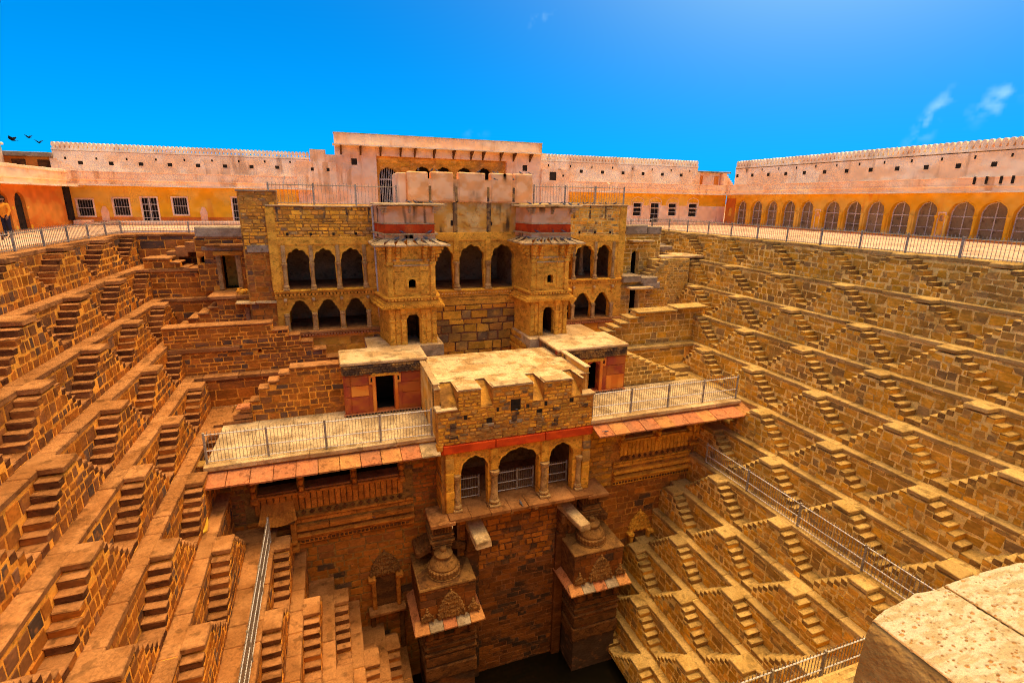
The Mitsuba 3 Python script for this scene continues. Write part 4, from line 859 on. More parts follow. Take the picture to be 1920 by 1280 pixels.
for cx in (3.5, 10.2):
    K = thing('carved_pier', f'carved stacked pier beneath the pavilion corner {"over the shrine with the red eave stones" if cx < 5 else "over the shrine nearest the ochre stairs"}', 'pier')
    for i, (z, h, g) in enumerate(((-10.52, .12, .50), (-10.95, .40, .40), (-11.08, .10, .48), (-11.2, .09, .42), (-11.32, .09, .50), (-11.45, .1, .44), (-11.62, .13, .40), (-12.6, .9, .36))): put('pier_course', block([cx-g, 18.0-g*.6, z], [cx+g, 19.0, z+h], .025, .012), 'm_dome', K)
    for i in range(6): put('carved_figure', shift(lathe([(.0, 0), (.05, .02), (.06, .12), (.04, .2), (.05, .25), (.03, .31), (0, .32)], 7), (cx-.33+.13*i, 18.0-.24, -10.92)), 'm_carved_dark', K, smooth=40)
    for s in (-1, 1):
        put('scroll_bracket', join([block([cx+s*(.5+.14*i)-.13, 18.0, -11.95-.05*i], [cx+s*(.5+.14*i)+.13, 19, -11.62-.05*i], .06, .02) for i in range(4)]), 'm_carved_dark', K)

def crest(parent, fr, cx, zb, w, h, m='m_carved', n=5):
    """A bell-shaped carved gable: tiers of scrolls in relief on a thick slab, with a finial."""
    N_, M_ = int(40*max(.5, w)), int(40*max(.5, h))
    s, t = np.meshgrid(np.linspace(-1, 1, N_), np.linspace(0, 1, M_))
    half = np.clip(1-t**1.7, 0, 1)**.62*(1-.10*np.abs(np.sin(t*n*math.pi)))
    a = cx+s*half*w/2; b = zb+t*h
    P_ = np.stack([a*13, b*13, a*0+1], -1)
    rel = .085 + .035*np.abs(np.sin(t*n*math.pi))*np.abs(np.sin(s*half*w*18)) + .07*(meshkit.fbm(P_, 3, 6)-.4) + .03*(1-np.abs(s))
    rel = np.where((np.abs(s) > .999) | (t < .001), -.01, rel)
    V = fr.w(a, b, rel).reshape(-1, 3); idx = np.arange(N_*M_).reshape(M_, N_)
    F_ = np.vstack([np.stack([idx[:-1, :-1], idx[:-1, 1:], idx[1:, 1:]], -1).reshape(-1, 3), np.stack([idx[:-1, :-1], idx[1:, 1:], idx[1:, :-1]], -1).reshape(-1, 3)])
    put('gable', (V, fr.f(F_)), m, parent)
    put('gable_finial', shift(lathe([(0, 0), (.05, .02), (.075, .08), (.03, .13), (.05, .17), (0, .22)], 8), fr.w(cx, zb+h*.93, .05)), m, parent, smooth=40)
    for i in range(max(2, int(w/.2))): x = cx-w*.42+i*w*.84/max(1, int(w/.2)-1); put('gable_figure', shift(lathe([(0, 0), (.05, .01), (.045, .10), (.055, .14), (.035, .2), (.04, .24), (0, .28)], 7), fr.w(x, zb+.01, .13)), m, parent, smooth=40)
for cx, zs, zo, lab in ((1.28, -13.5, -14.72, 'blind niche with a carved gable in the dark tank wall under the red eave'), (13.65, -14.1, -15.05, 'blind niche with a carved gable in the tank wall nearest the ochre stairs')):
    N = thing('niche', lab, 'niche'); fr = front(19.0)
    crest(N, fr, cx, zs+.35, 1.35, 1.0, 'm_dome' if cx < 5 else 'm_carved', n=5)
    put('niche_back', prism(fr, rect(cx-.46, zo, cx+.46, zs+.2), -.02, .045), 'm_carved_dark', N)
    for s in (-1, 1): put('niche_pillar', block([cx+s*.5-.09, 18.74, zo], [cx+s*.5+.09, 19.0, zs+.2], .03, .01), 'm_carved_rust' if cx < 5 else 'm_carved', N); put('niche_capital', block([cx+s*.55-.16, 18.66, zs+.16], [cx+s*.55+.16, 19, zs+.36], .04, .02), 'm_carved_rust' if cx < 5 else 'm_carved', N)
    put('niche_sill', block([cx-.76, 18.5, zo-.14], [cx+.76, 19, zo], .02, .015), RL if cx < 5 else OL, N)
    for s in (-1, 1): put('lower_pillar', block([cx+s*.6-.1, 18.8, -19.5], [cx+s*.6+.1, 19, zo-.14], .03), 'm_carved_dark', N)
# ------------------------------------------------------------------ shrines in the tank
def shrine(x0, x1, y0, y1, zt, lab):
    S_ = thing('shrine', lab, 'shrine'); cx = (x0+x1)/2; fr = front(y0)
    put('attic', block([x0, y0, zt-1.5], [x1, 19, zt], .04, .02), 'm_carved_dark', S_)
    put('attic_cap', block([x0-.03, y0-.03, zt-.07], [x1+.03, 19, zt+.01], .02, .015), 'm_dome', S_)
    masonry(fr, rect(x0, zt-1.45, x1, zt-.08), ST, S_, (.26, .4), (.4, .9), .02, .02)
    dx, dy = cx, (y0+y1)/2+.1
    put('dome', shift(lathe([(.66, 0), (.67, .06), (.60, .08), (.63, .2), (.61, .33), (.56, .36), (.57, .42), (.46, .62), (.30, .74), (.27, .78), (.36, .80), (.37, .88), (.22, .95), (.12, .98), (.14, 1.03), (.12, 1.12), (0, 1.16)], 28), (dx, dy, zt)), 'm_dome', S_, smooth=35)
    put('dome_petals', join([block([dx+.60*math.cos(a)-.05, dy+.60*math.sin(a)-.05, zt+.10], [dx+.60*math.cos(a)+.05, dy+.60*math.sin(a)+.05, zt+.33], .02) for a in np.arange(26)*2*math.pi/26]), 'm_dome', S_, kind='stuff')
    crest(S_, fr, cx+.1, zt-1.45, 1.2, 1.15, 'm_dome', n=6)
    for s in (x0+.25, x1-.12): crest(S_, fr, s, zt-1.42, .5, .4, 'm_dome', n=2)
    # eave slabs
    n = 5
    for i in range(n):
        a0, a1 = x0-.25+(x1-x0+.5)*i/n+.01, x0-.25+(x1-x0+.5)*(i+1)/n-.01
        dz = U(-.02, .02)
        v = np.array([(a0, y0+.05, zt-1.44), (a1, y0+.05, zt-1.44), (a1+(.05 if i == n-1 else 0), y0-.42+U(-.04, .04), zt-1.66+dz), (a0-(.05 if i == 0 else 0), y0-.42, zt-1.66+dz)])
        v = np.vstack([v, v-[0, 0, .06]]); f_ = np.array([[0, 2, 1], [0, 3, 2], [3, 7, 6], [3, 6, 2], [0, 4, 7], [0, 7, 3], [1, 2, 6], [1, 6, 5], [4, 5, 6], [4, 6, 7]])
        put('eave_slab', (v, f_), ('m_tile_orange', 'm_slab_grey', 'm_tile_red', 'm_slab_grey', 'm_tile_orange')[i], S_)
    for s in (-1, 1):
        xo, xi = (x0-.3, x0+.02) if s < 0 else (x1+.3, x1-.02)
        v = np.array([(xi, y0, zt-1.44), (xi, 18.6, zt-1.44), (xo, 18.6, zt-1.66), (xo, y0-.35, zt-1.66)]); v = np.vstack([v, v-[0, 0, .06]])
        put('eave_slab', (v, np.array([[0, 1, 2], [0, 2, 3], [3, 2, 6], [3, 6, 7], [0, 3, 7], [0, 7, 4], [4, 7, 6], [4, 6, 5]])), 'm_tile_red', S_)
    b0, b1 = x0+.12, x1+.08
    put('body', box([b0+.1, y0+.15, -19.6], [b1-.1, 19, zt-1.55]), ST, S_)
    for i, (z, h, g) in enumerate(((-1.85, .2, .06), (-2.55, .62, .12), (-2.72, .12, .02), (-2.88, .10, .08), (-3.02, .10, .0), (-3.18, .12, .07), (-3.36, .12, .0), (-3.9, .42, .06), (-4.6, .6, .02))): put('body_course', block([b0+g, y0+.05+g, zt+z], [b1-g, 19, zt+z+h], .03, .012), 'm_carved_dark', S_)
    for s in (b0+.25, cx-.3, cx+.35, b1-.25): put('body_pilaster', block([s-.12, y0+.0, zt-2.5], [s+.12, y0+.3, zt-1.7], .03, .01), 'm_carved_dark', S_)
    put('body_niche', prism(Fr((0, y0+.12, 0), X_, Z_, -Y_), rect(cx-.18, zt-2.4, cx+.22, zt-1.8), 0, .06), 'm_dark_void', S_)
shrine(2.36, 4.58, 16.7, 18.1, -12.5, 'domed shrine block with coloured eave slabs rising from the tank below the red eave')
shrine(8.95, 11.3, 16.7, 18.1, -12.55, 'domed shrine block rising from the tank nearest the ochre stairs')
# ------------------------------------------------------------------ buildings round the courtyard
def merlons(parent, fr, a0, a1, z0, h, step, th=.25, m='m_white'):
    """A row of rounded battlements on a low foot, each a piece."""
    n = int((a1-a0)/step); s = (a1-a0)/n
    t = np.linspace(0, math.pi, 11)
    put('merlon_foot', prism(fr, rect(a0, z0-.06, a1, z0+.16*h), -th-.03, .03), m, parent)
    for i in range(n):
        c = a0+(i+.5)*s; r_ = s*.47
        pts = [(c-r_*.62, z0+.14*h), (c+r_*.62, z0+.14*h), (c+r_*.62, z0+.30*h), (c+r_*.98, z0+.52*h), *[(c+r_*.98*math.cos(a), z0+.58*h+.42*h*math.sin(a)) for a in t], (c-r_*.98, z0+.52*h), (c-r_*.62, z0+.30*h)]
        put('merlon', prism(fr, Polygon(pts).buffer(0), -th, 0), m, parent)
def window(parent, fr, a0, a1, b0, b1, bars=7, name='window', rows=1, frame=.05):
    w_ = put(name, prism(fr, rect(a0-.07, b0-.07, a1+.07, b1+.07).difference(rect(a0, b0, a1, b1)), .0, .05), 'm_pink_pale', parent)
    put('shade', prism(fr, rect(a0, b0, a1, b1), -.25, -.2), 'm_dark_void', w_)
    fm = [prism(fr, rect(a0, b0, a1, b1).difference(rect(a0+.03, b0+.03, a1-.03, b1-.03)), -.06, .0)]
    for i in range(rows): z = b0+(b1-b0)*(i+1)/(rows+1); fm.append(prism(fr, rect(a0, z-.018, a1, z+.018), -.05, .005))
    put('frame', join(fm), 'm_frame_grey', w_)
    bs = []
    for i in range(bars): x = a0+(a1-a0)*(i+1)/(bars+1); bs.append(prism(fr, rect(x-.014, b0, x+.014, b1), -.03, -.012))
    if bs: put('bars', join(bs), 'm_iron', w_, kind='stuff')
    return w_
def parapet_band(B, fr, a0, a1, z0, out=.75, m='m_pink'):
    """Thin stone eave below, two stepped bands of plaster above it."""
    L = a0
    while L < a1-.05:
        e = min(L+U(1.6, 2.6), a1)
        put('eave_slab', prism(fr, rect(L+.004, z0-.05+U(-.008, .008), e-.004, z0+.03), -.1, out), 'm_white', B); L = e
    put('plaster_band', prism(fr, rect(a0, z0+.03, a1, z0+.28), -.3, .10), m, B)
    put('band_moulding', prism(fr, rect(a0, z0+.28, a1, z0+.36), -.3, .17), m, B)
    put('terrace_parapet', prism(fr, rect(a0, z0+.36, a1, z0+.80), -.3, .05), 'm_pink', B)
    put('parapet_cap', prism(fr, rect(a0, z0+.80, a1, z0+.84), -.34, .09), 'm_pink_pale', B)
def holes_row(B, fr, pts, s, m='m_dark_void'):
    for a, b in pts: put('loophole', prism(fr, rect(a-s[0]/2, b-s[1]/2, a+s[0]/2, b+s[1]/2), -.01, .004), m, B); put('loophole_frame', prism(fr, rect(a-s[0]/2-.04, b-s[1]/2-.04, a+s[0]/2+.04, b+s[1]/2+.04).difference(rect(a-s[0]/2, b-s[1]/2, a+s[0]/2, b+s[1]/2)), -.01, .018), 'm_pink_pale', B)
yb = 41.0; fb = front(yb)
BW = thing('courtyard_range', 'long yellow and orange courtyard building with barred windows and a battlemented upper wall', 'building')
ops = [rect(-14.75, .62, -13.9, 1.66), rect(-12.82, .66, -11.95, 1.75), rect(-11.27, .1, -10.38, 1.82), rect(-9.50, .74, -8.65, 1.85), rect(-5.95, .12, -5.2, 1.9)]
lowreg = rect(-18, -.3, -.6, 2.62)
solid = lowreg
for o in ops: solid = solid.difference(o)
put('lower_wall', prism(fb, solid.intersection(rect(-18, -1, -15.05, 3)), -.5, 0), 'm_orange', BW)
put('lower_wall', prism(fb, solid.intersection(rect(-15.05, -1, -.6, 3)).difference(rect(-15.05, -1, -.6, .58)), -.5, 0), 'm_yellow', BW)
put('dado', prism(fb, solid.intersection(rect(-15.05, -1, -.6, .58)), -.5, .004), 'm_orange', BW)
for o in ops[:2]+ops[3:4]: window(BW, fb, *[o.bounds[i] for i in (0, 2, 1, 3)], 5)
for o in (ops[2], ops[4]): window(BW, fb, *[o.bounds[i] for i in (0, 2, 1, 3)], 4, 'barred_door', 3); put('mullion', prism(fb, rect(o.centroid.x-.03, .1, o.centroid.x+.03, 1.82), -.04, .01), 'm_frame_grey', BW)
for c, z in ((-12.4, 1.95), (-10.83, 2.02), (-9.05, 2.05), (-14.3, 1.9)):
    t = arch(c, 1.5, 1.3, 1.75, z+.28, 5, .05); put('blind_arch', prism(fb, t.difference(t.buffer(-.045)).intersection(rect(-20, 1.45, 0, 3)), -.01, .022), 'm_yellow', BW)
put('plaster_patch', prism(fb, arch(-6.95, 1.3, .9, 1.6, 2.25, 3, .04), -.01, .006), 'm_yellow', BW)
for c in (-13.35, -7.75): put('painted_niche', prism(fb, Polygon([(c-.2, .35), (c+.2, .35), (c+.22, .9), (c+.08, 1.25), (c-.08, 1.25), (c-.22, .9)]), -.01, .03), 'm_pink', BW)
put('plinth', block([-13.2, 40.4, .1], [-.6, 41, .34], .03), 'm_pink', BW)
for x in (-14.9, -14.4): put('step_block', block([x, 40.3, .1], [x+.9, 41, .38 if x < -14.5 else .25], .03, .02), 'm_pink', BW)
parapet_band(BW, fb, -15.9, -.6, 2.55)
fu = front(yb+.3)
put('upper_wall', prism(fu, rect(-15.62, 3.2, -.75, 4.62), -.5, 0), 'm_pink_pale', BW)
holes_row(BW, fu, [(-14.25+1.62*i, 3.87+.015*i) for i in range(8)], (.26, .22)); holes_row(BW, fu, [(-15.0+1.62*i, 4.12+.03*i) for i in range(9)], (.11, .15))
put('stain_course', prism(fu, rect(-15.62, 4.56, -.75, 4.63), -.3, .012), 'm_black_stain', BW)
merlons(BW, fu, -15.62, -.75, 4.64, .44, .235)
tag(put('white_pole', bar((-2.6, 40.0, 2.6), (-2.42, 40.1, 3.35), .035), 'm_pipe'), 'short white pole leaning on the terrace parapet beside the pink gatehouse', 'pole')

BG = thing('gatehouse', 'tall pink gatehouse with bracketed eave and a row of dark cusped arches', 'building')
put('flank', prism(fb, rect(-1.65, 0, 1.0, 4.42), -.6, .25), 'm_pink', BG); put('flank', prism(fb, rect(16.9, 0, 19.4, 4.5), -.6, .2), 'm_pink', BG)
put('small_turret', prism(fb, rect(-.7, 4.42, .35, 5.25), -.8, .1), 'm_pink', BG); put('small_turret', prism(fb, rect(.35, 4.4, 1.0, 4.95), -.8, .0), 'm_pink', BG)
ar = [(4.68, 1.32, 1.0, 3.55, 4.25), (7.3, 1.3, 1.0, 3.7, 4.40), (8.95, 1.3, 1.0, 3.7, 4.42), (10.6, 1.3, 1.0, 3.7, 4.44), (12.2, 1.3, 1.0, 3.72, 4.46), (13.3, .8, 1.0, 3.8, 4.46)]
face = rect(1.0, 0, 16.9, 5.62).difference(rect(3.85, 0, 13.95, 5.0))
put('wall', prism(fb, face, -.7, 0), 'm_pink', BG)
rec = rect(3.85, 0, 13.95, 5.0)
for c, w_, z0, zs, za in ar[:5]: rec = rec.difference(arch(c, w_, z0, zs, za, 9, .07))
put('arcade_wall', prism(fb, rec, -.7, -.3), 'm_stone_palace', BG)
for x0, x1, z0, z1 in ((4.0, 5.4, 4.55, 4.9), (5.6, 6.2, 4.0, 4.3), (5.55, 6.3, 4.35, 4.65), (6.4, 8.2, 4.62, 4.92), (8.3, 9.9, 4.65, 4.95), (10.0, 11.4, 4.64, 4.93), (11.6, 13.8, 4.6, 4.9)): put('facing_stone', block([x0, 41.26, z0], [x1, 41.35, z1], .03, .01), 'm_stone_palace', BG)
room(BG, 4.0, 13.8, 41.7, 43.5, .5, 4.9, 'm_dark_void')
put('gate_bars', join([prism(fb, rect(4.06+.13*i, 1, 4.085+.13*i, 4.3), -.6, -.56) for i in range(10)] + [prism(fb, rect(4.0, 3.35, 5.4, 3.42), -.6, -.54)]), 'm_frame_grey', BG, kind='stuff')
for x in (2.28, 15.5): put('small_window', prism(fb, rect(x-.2, 4.3, x+.2, 4.75), -.01, .004), 'm_dark_void', BG)
for x in (.45, -.6): put('small_window', prism(front(yb-.25), rect(x-.1, 3.8, x+.1, 4.02), -.01, .004), 'm_dark_void', BG)
for c, in ((2.2,), (15.35,)):
    t = arch(c, 1.12, 1.0, 3.45, 4.16, 1, 0); put('blind_arch', prism(fb, t.difference(t.buffer(-.06)), -.01, .04), 'm_pink', BG)
put('framed_window', prism(front(yb-.2), rect(17.6, 3.65, 18.2, 4.3), -.01, .006), 'm_dark_void', BG); put('framed_window', prism(front(yb-.2), rect(18.75, 3.95, 18.92, 4.12), -.01, .006), 'm_dark_void', BG)
put('parapet', prism(fb, rect(1.0, 5.66, 16.9, 6.42), -.7, .12), 'm_pink', BG); put('parapet_cap', prism(fb, rect(.96, 6.42, 16.94, 6.47), -.74, .16), 'm_slab_pale', BG)
for i in range(8): put('eave_slab', prism(fb, rect(.85+2.02*i, 5.58, .85+2.02*(i+1)-.01, 5.65), -.1, .85), 'm_white', BG)
for x in (1.4, 2.75, 4.15, 5.6, 6.65, 8.1, 9.6, 11.0, 11.95, 13.4, 14.5, 15.9): put('eave_bracket', prism(Fr((x-.05, yb, 0), -Y_, Z_, X_), Polygon([(0, 5.57), (.75, 5.57), (.12, 5.15), (0, 4.98)]), 0, .12), 'm_carved_dark', BG)
tag(put('cable_pipe', join([bar((16.0, 40.9, 3.9), (16.15, 40.9, 3.2), .03), bar((16.15, 40.9, 3.2), (16.15, 40.9, 2.2), .03), bar((15.6, 40.9, 4.1), (16.0, 40.9, 3.9), .03)]), 'm_pipe'), 'thin bent pipe on the pink gatehouse wall beside the merlons', 'pipe')

BE = thing('courtyard_range', 'pale pink battlemented range with a barred door and three windows beyond the ochre corner', 'building')
ops = [rect(25.85, .85, 26.7, 1.95), rect(27.65, .13, 28.55, 1.97), rect(29.55, .87, 30.4, 1.95), rect(31.75, .8, 32.7, 1.96)]
solid = rect(16.9, -.3, 35.9, 2.9)
for o in ops: solid = solid.difference(o)
put('lower_wall', prism(fb, solid, -.5, 0), 'm_pink_pale', BE)
put('yellow_upper_wash', prism(fb, solid.intersection(rect(16.9, 1.75, 35.9, 2.9)), -.01, .005), 'm_yellow', BE)
for o in (ops[0], ops[2], ops[3]): window(BE, fb, *[o.bounds[i] for i in (0, 2, 1, 3)], 0, rows=2)
window(BE, fb, *[ops[1].bounds[i] for i in (0, 2, 1, 3)], 1, 'barred_door', 3)
for c in (26.28, 28.1, 29.98, 32.2): t = arch(c, 1.35, 1.5, 1.95, 2.5, 5, .05); put('blind_arch', prism(fb, t.difference(t.buffer(-.05)), .004, .03), 'm_pink_pale', BE)
put('plinth', block([19, 40.4, .1], [35.4, 41, .30], .03), 'm_pink', BE)
parapet_band(BE, fb, 19.4, 36.6, 2.82)
put('upper_wall', prism(fu, rect(16.9, 3.4, 32.6, 5.22), -.5, 0), 'm_pink_pale', BE)
holes_row(BE, fu, [(18.7+2.02*i, 4.45) for i in range(7)], (.30, .26)); holes_row(BE, fu, [(17.7+2.0*i, 4.83) for i in range(8)], (.12, .18))
put('stain_course', prism(fu, rect(16.9, 5.14, 32.6, 5.22), -.3, .012), 'm_black_stain', BE)
merlons(BE, fu, 16.95, 32.6, 5.22, .52, .30)
put('roof_room', prism(fb, rect(32.6, 3.3, 36.3, 4.75), -2.6, -.8), 'm_pink', BE); put('roof_slab', block([32.2, 41.5, 4.75], [36.6, 43.8, 4.90], .03), 'm_slab_grey', BE)
for i in range(6): put('roof_stair', block([32.9-.24*i-.3, 41.25, 3.5], [32.9-.24*i, 41.8, 4.72-.2*i], .02), 'm_pink', BE); put('roof_stair', block([35.6+.2*i, 41.2, 3.5], [35.9+.2*i, 41.7, 4.72-.2*i], .02), 'm_pink', BE)
for x in (33.4, 35.2): put('roof_recess', prism(front(41.8), rect(x-.25, 3.6, x+.25, 4.5), -.01, .01), 'm_orange', BE)

# the arcade along the ochre side
xa = 36.0; fw = west(xa); fw2 = west(xa+.3)
AR = thing('courtyard_arcade', 'long ochre-yellow courtyard arcade with screened arches and a battlemented upper wall', 'building')
ac = [(38.95, 1.27), (37.15, 1.30), (35.47, 1.24), (33.7, 1.30), (31.97, 1.26), (29.75, 1.36), (28.03, 1.31), (26.4, 1.33), (24.7, 1.32), (23.06, 1.33), (21.07, 1.41), (19.47, 1.42), (17.8, 1.42), (16.15, 1.42), (14.5, 1.42), (12.9, 1.42)]
reg = rect(-41, -.2, -9, 2.95)
for y, w_ in ac: reg = reg.difference(arch(-y, w_, .14, 1.55, 2.36, 7, .05))
put('arcade_wall', prism(fw, reg, -.45, 0), 'm_yellow', AR)
put('floor_step', block([xa-.75, 9, .1], [xa, 40.9, .20], .03), 'm_orange', AR)
for y, w_ in ac:
    s = put('screened_arch', prism(fw, arch(-y, w_, .14, 1.55, 2.36, 7, .05).buffer(.01), -.40, -.34), 'm_mesh_screen', AR)
    o = arch(-y, w_, .14, 1.55, 2.36, 7, .05)
    put('screen_frame', prism(fw, o.difference(o.buffer(-.05)).union(unary_union([rect(-y-.02, .14, -y+.02, 2.36), rect(-y-w_/2, 1.42, -y+w_/2, 1.47), rect(-y-w_/2, .72, -y+w_/2, .755)])).intersection(o), -.34, -.29), 'm_frame_grey', s)
    ring = arch(-y, w_+.10, 1.5, 1.57, 2.43, 7, .05).difference(o); put('arch_moulding', prism(fw, ring.intersection(rect(-60, 1.5, 0, 3)), .002, .03), 'm_yellow', AR)
for i in range(len(ac)-1):
    y = (ac[i][0]-ac[i][1]/2 + ac[i+1][0]+ac[i+1][1]/2)/2
    wide = ac[i][0]-ac[i+1][0] > 1.9
    if wide:
        put('pier_niche', prism(fw, arch(-y, .2, 1.15, 1.4, 1.52, 1, 0), .002, .02), 'm_pink_stained', AR); put('pier_panel', prism(fw, rect(-y-.24, .2, -y+.24, 1.7).difference(rect(-y-.18, .3, -y+.18, 1.62)), .002, .03), 'm_pink_pale', AR)
        for s in (-.3, .3): put('half_column', shift(lathe([(.10, .1), (.10, .25), (.075, .3), (.07, 1.3), (.11, 1.36), (.12, 1.5)], 8), (xa-.02, y+s, 0)), 'm_yellow', AR, smooth=40)
    else: put('half_column', shift(lathe([(.13, .1), (.13, .3), (.085, .36), (.08, 1.28), (.13, 1.36), (.14, 1.5)], 8), (xa-.02, y, 0)), 'm_yellow', AR, smooth=40)
parapet_band(AR, fw, -41.6, -9, 2.86, .85)
put('painted_pier', prism(fw, rect(-41, .2, -39.75, 2.5), .002, .02), 'm_orange', AR); put('pier_niche', prism(fw, arch(-40.3, .3, .9, 1.4, 1.65, 3, .05), .02, .05), 'm_yellow', AR)
for y in (20.75, 20.15, 19.45, 18.9): put('dark_slot', prism(fw, rect(-y-.06, 3.3, -y+.06, 3.72), .0, .10), 'm_dark_void', AR)
put('upper_wall', prism(fw2, rect(-40.6, 3.4, -9, 5.22), -.5, 0), 'm_pink_pale', AR)
holes_row(AR, fw2, [(-(40.3-1.83*i), 4.5-.01*i) for i in range(14)], (.30, .28)); holes_row(AR, fw2, [(-(39.2-1.80*i), 4.92-.008*i) for i in range(14)], (.12, .20))
put('stain_course', prism(fw2, rect(-40.6, 5.10, -9, 5.20), -.3, .012), 'm_black_stain', AR)
merlons(AR, fw2, -40.6, -9, 5.22, .58, .335)

# the arcade along the rust side
xw = -15.0; fe = east(xw)
AL = thing('courtyard_arcade', 'orange courtyard arcade with open dark arches beside the standing man', 'building')
reg = rect(24, -.2, 41, 2.5)
al = [(26.4, 1.15), (28.0, 1.15), (29.6, 1.15), (31.4, 1.15), (33.3, 1.05), (34.9, 1.10)]
for y, w_ in al: reg = reg.difference(arch(y, w_, .1, 1.30, 2.08, 5, .05))
put('arcade_wall', prism(fe, reg, -.28, 0), 'm_orange', AL)
for y in (25.6, 27.2, 28.8, 30.5, 32.35, 34.1, 35.6): put('column', shift(lathe([(.16, .08), (.16, .3), (.11, .38), (.10, 1.12), (.16, 1.2), (.17, 1.3)], 10), (xw-.12, y, 0)), 'm_yellow', AL, smooth=40)
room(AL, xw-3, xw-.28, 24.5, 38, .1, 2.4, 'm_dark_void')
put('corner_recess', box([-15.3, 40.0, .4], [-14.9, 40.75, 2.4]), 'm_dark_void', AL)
parapet_band(AL, fe, 24, 41.6, 2.46, .75)
for i in range(6): put('parapet_block', block([xw-.2, 34.2+1.1*i, 3.26], [xw+.12, 35.2+1.1*i, 3.42], .02, .01), 'm_pink_pale', AL)
put('roof_room', block([-21, 41.6, 3.2], [-15.7, 43.5, 4.15], .02), 'm_orange', AL); put('roof_slab', block([-21.2, 41.2, 4.15], [-15.6, 44, 4.42], .03), 'm_slab_grey', AL)
for x in (-17.5, -16.2): put('roof_recess', prism(front(41.6), rect(x-.35, 3.3, x+.35, 4.0), -.01, .01), 'm_carved_dark', AL)
for i in range(6): put('roof_stair', block([-15.8+.22*i, 41.25, 3.2], [-15.45+.22*i, 41.7, 4.1-.16*i], .02), 'm_pink', AL)
tag(put('corner_pillar', join([block([-18.6, 40.6, 3.2], [-18.0, 41.2, 4.75], .04), block([-18.7, 40.5, 4.75], [-17.9, 41.3, 4.9], .05)]), 'm_pink_pale'), 'pale square roof pillar at the corner above the orange arcade', 'pillar')

# ------------------------------------------------------------------ railings of the courtyard and the walkway
railing('iron railing on the courtyard edge along the ochre side, before the screened arches', [(22.75, 11.0, PAVE), (22.75, 33.3, PAVE)], .80, 2.0, .13, rail=(.92,), mr='m_iron')
railing('iron railing on the courtyard edge along the rust-brown side', [(-9.8, 12, PAVE), (-9.7, 31.4, PAVE)], .62, 2.0, .13, rail=(.92,), mr='m_iron')
railing('short iron railing across the courtyard edge before the yellow building', [(-9.7, 31.45, PAVE), (-3.8, 31.45, PAVE)], .58, 2.9, .13)
railing('short iron railing at the courtyard edge before the barred door in the ochre corner', [(19.3, 33.6, PAVE), (22.75, 33.4, PAVE)], .72, 1.8, .13)
railing('iron railing on the palace roof edge above the three-bay wing', [(-2.3, 26.1, 1.64), (3.3, 26.1, 1.64)], .95, 2.2, .16, rail=(.92,), mr='m_iron', thick=.010)
railing('iron railing on the palace roof edge beside the merlons near the ochre side', [(10.4, 26.1, 1.84), (15.8, 26.1, 1.84)], .95, 1.85, .16, rail=(.92,), mr='m_iron', thick=.010)
def wk(side): S = SIDE[side]; return S['x'](7) + S['sg']*S['d']
railing('long iron railing beside the walkway on the ochre side of the tank', [(wk('ochre')+.12, 7.4, zlev(7)), (wk('ochre')+.12, 17.9, zlev(7))], 1.0, 2.6, .115)
railing('long iron railing beside the walkway on the rust-brown side of the tank', [(wk('rust')-.12, 7.4, zlev(7)), (wk('rust')-.12, 17.9, zlev(7))], 1.0, 2.6, .09, rail=(.5, .95))
railing('near iron railing across the end of the tank walkway', [(6.0, 7.3, zlev(7)), (13.0, 7.3, zlev(7))], 1.0, 1.9, .115)
# the near end of the well
for k in range(KMAX):
    y1 = .9+.92*k; z1, z0 = zlev(k), zlev(k+1)
    w = thing('terrace_wall', f'near end terrace wall of the well, {ORD[k]} from the top, mostly out of sight', 'terrace wall', 'terrace walls of the near end')
    xl, xr_ = SIDE['rust']['x'](k)-.5, SIDE['ochre']['x'](k)+.6
    put('core', box([xl, y1-1.0 if k else -1, z0-.3], [xr_, y1, z1-.04]), OM, w)
    slabs(w, xl, xr_, y1-.95, y1+.02, z1, .14, OL, name='ledge_slab')
f = thing('walkway_end', 'dusty rubble floor at the near end of the tank walkway', 'landing')
slabs(f, 5.0, 17.0, 5.9, 7.36, zlev(7)+.02, .1, OL)
for i in range(60): x, y = U(11.6, 13.6), U(6.2, 7.2); put('rubble_stone', block([x, y, zlev(7)], [x+U(.06, .2), y+U(.06, .2), zlev(7)+U(.05, .16)], .03, .03), OC, f)

# ------------------------------------------------------------------ near parapet of the viewing terrace
def corner_pt(px, py, z):
    return None
c0, c1, c2, c3 = np.array([1.478, .845]), np.array([2.235, .845]), np.array([3.4, .78]), np.array([1.475, .60])
e1 = (c3-c0)/np.linalg.norm(c3-c0)
PB = thing('viewing_parapet', 'pale pitted stone-topped parapet of the viewing terrace close to the camera', 'parapet')
top = Polygon([(1.478, .845), (1.62, .875), (1.86, .872), (2.05, .875), (2.3, .84), (2.7, .80), (3.6, .74), (3.6, -.6), (1.46, -.6)])
nx, ny = 300, 420
gx, gy = np.meshgrid(np.linspace(0, 1, nx), np.linspace(0, 1, ny))
def pit_field():
    r = np.random.default_rng(5); P_ = []
    for _ in range(1500): P_.append((r.uniform(1.45, 2.7), r.uniform(.3, .9), abs(r.normal(0, .0017))+.0014, r.uniform(1.0, 2.0), r.uniform(.002, .006)))
    return P_
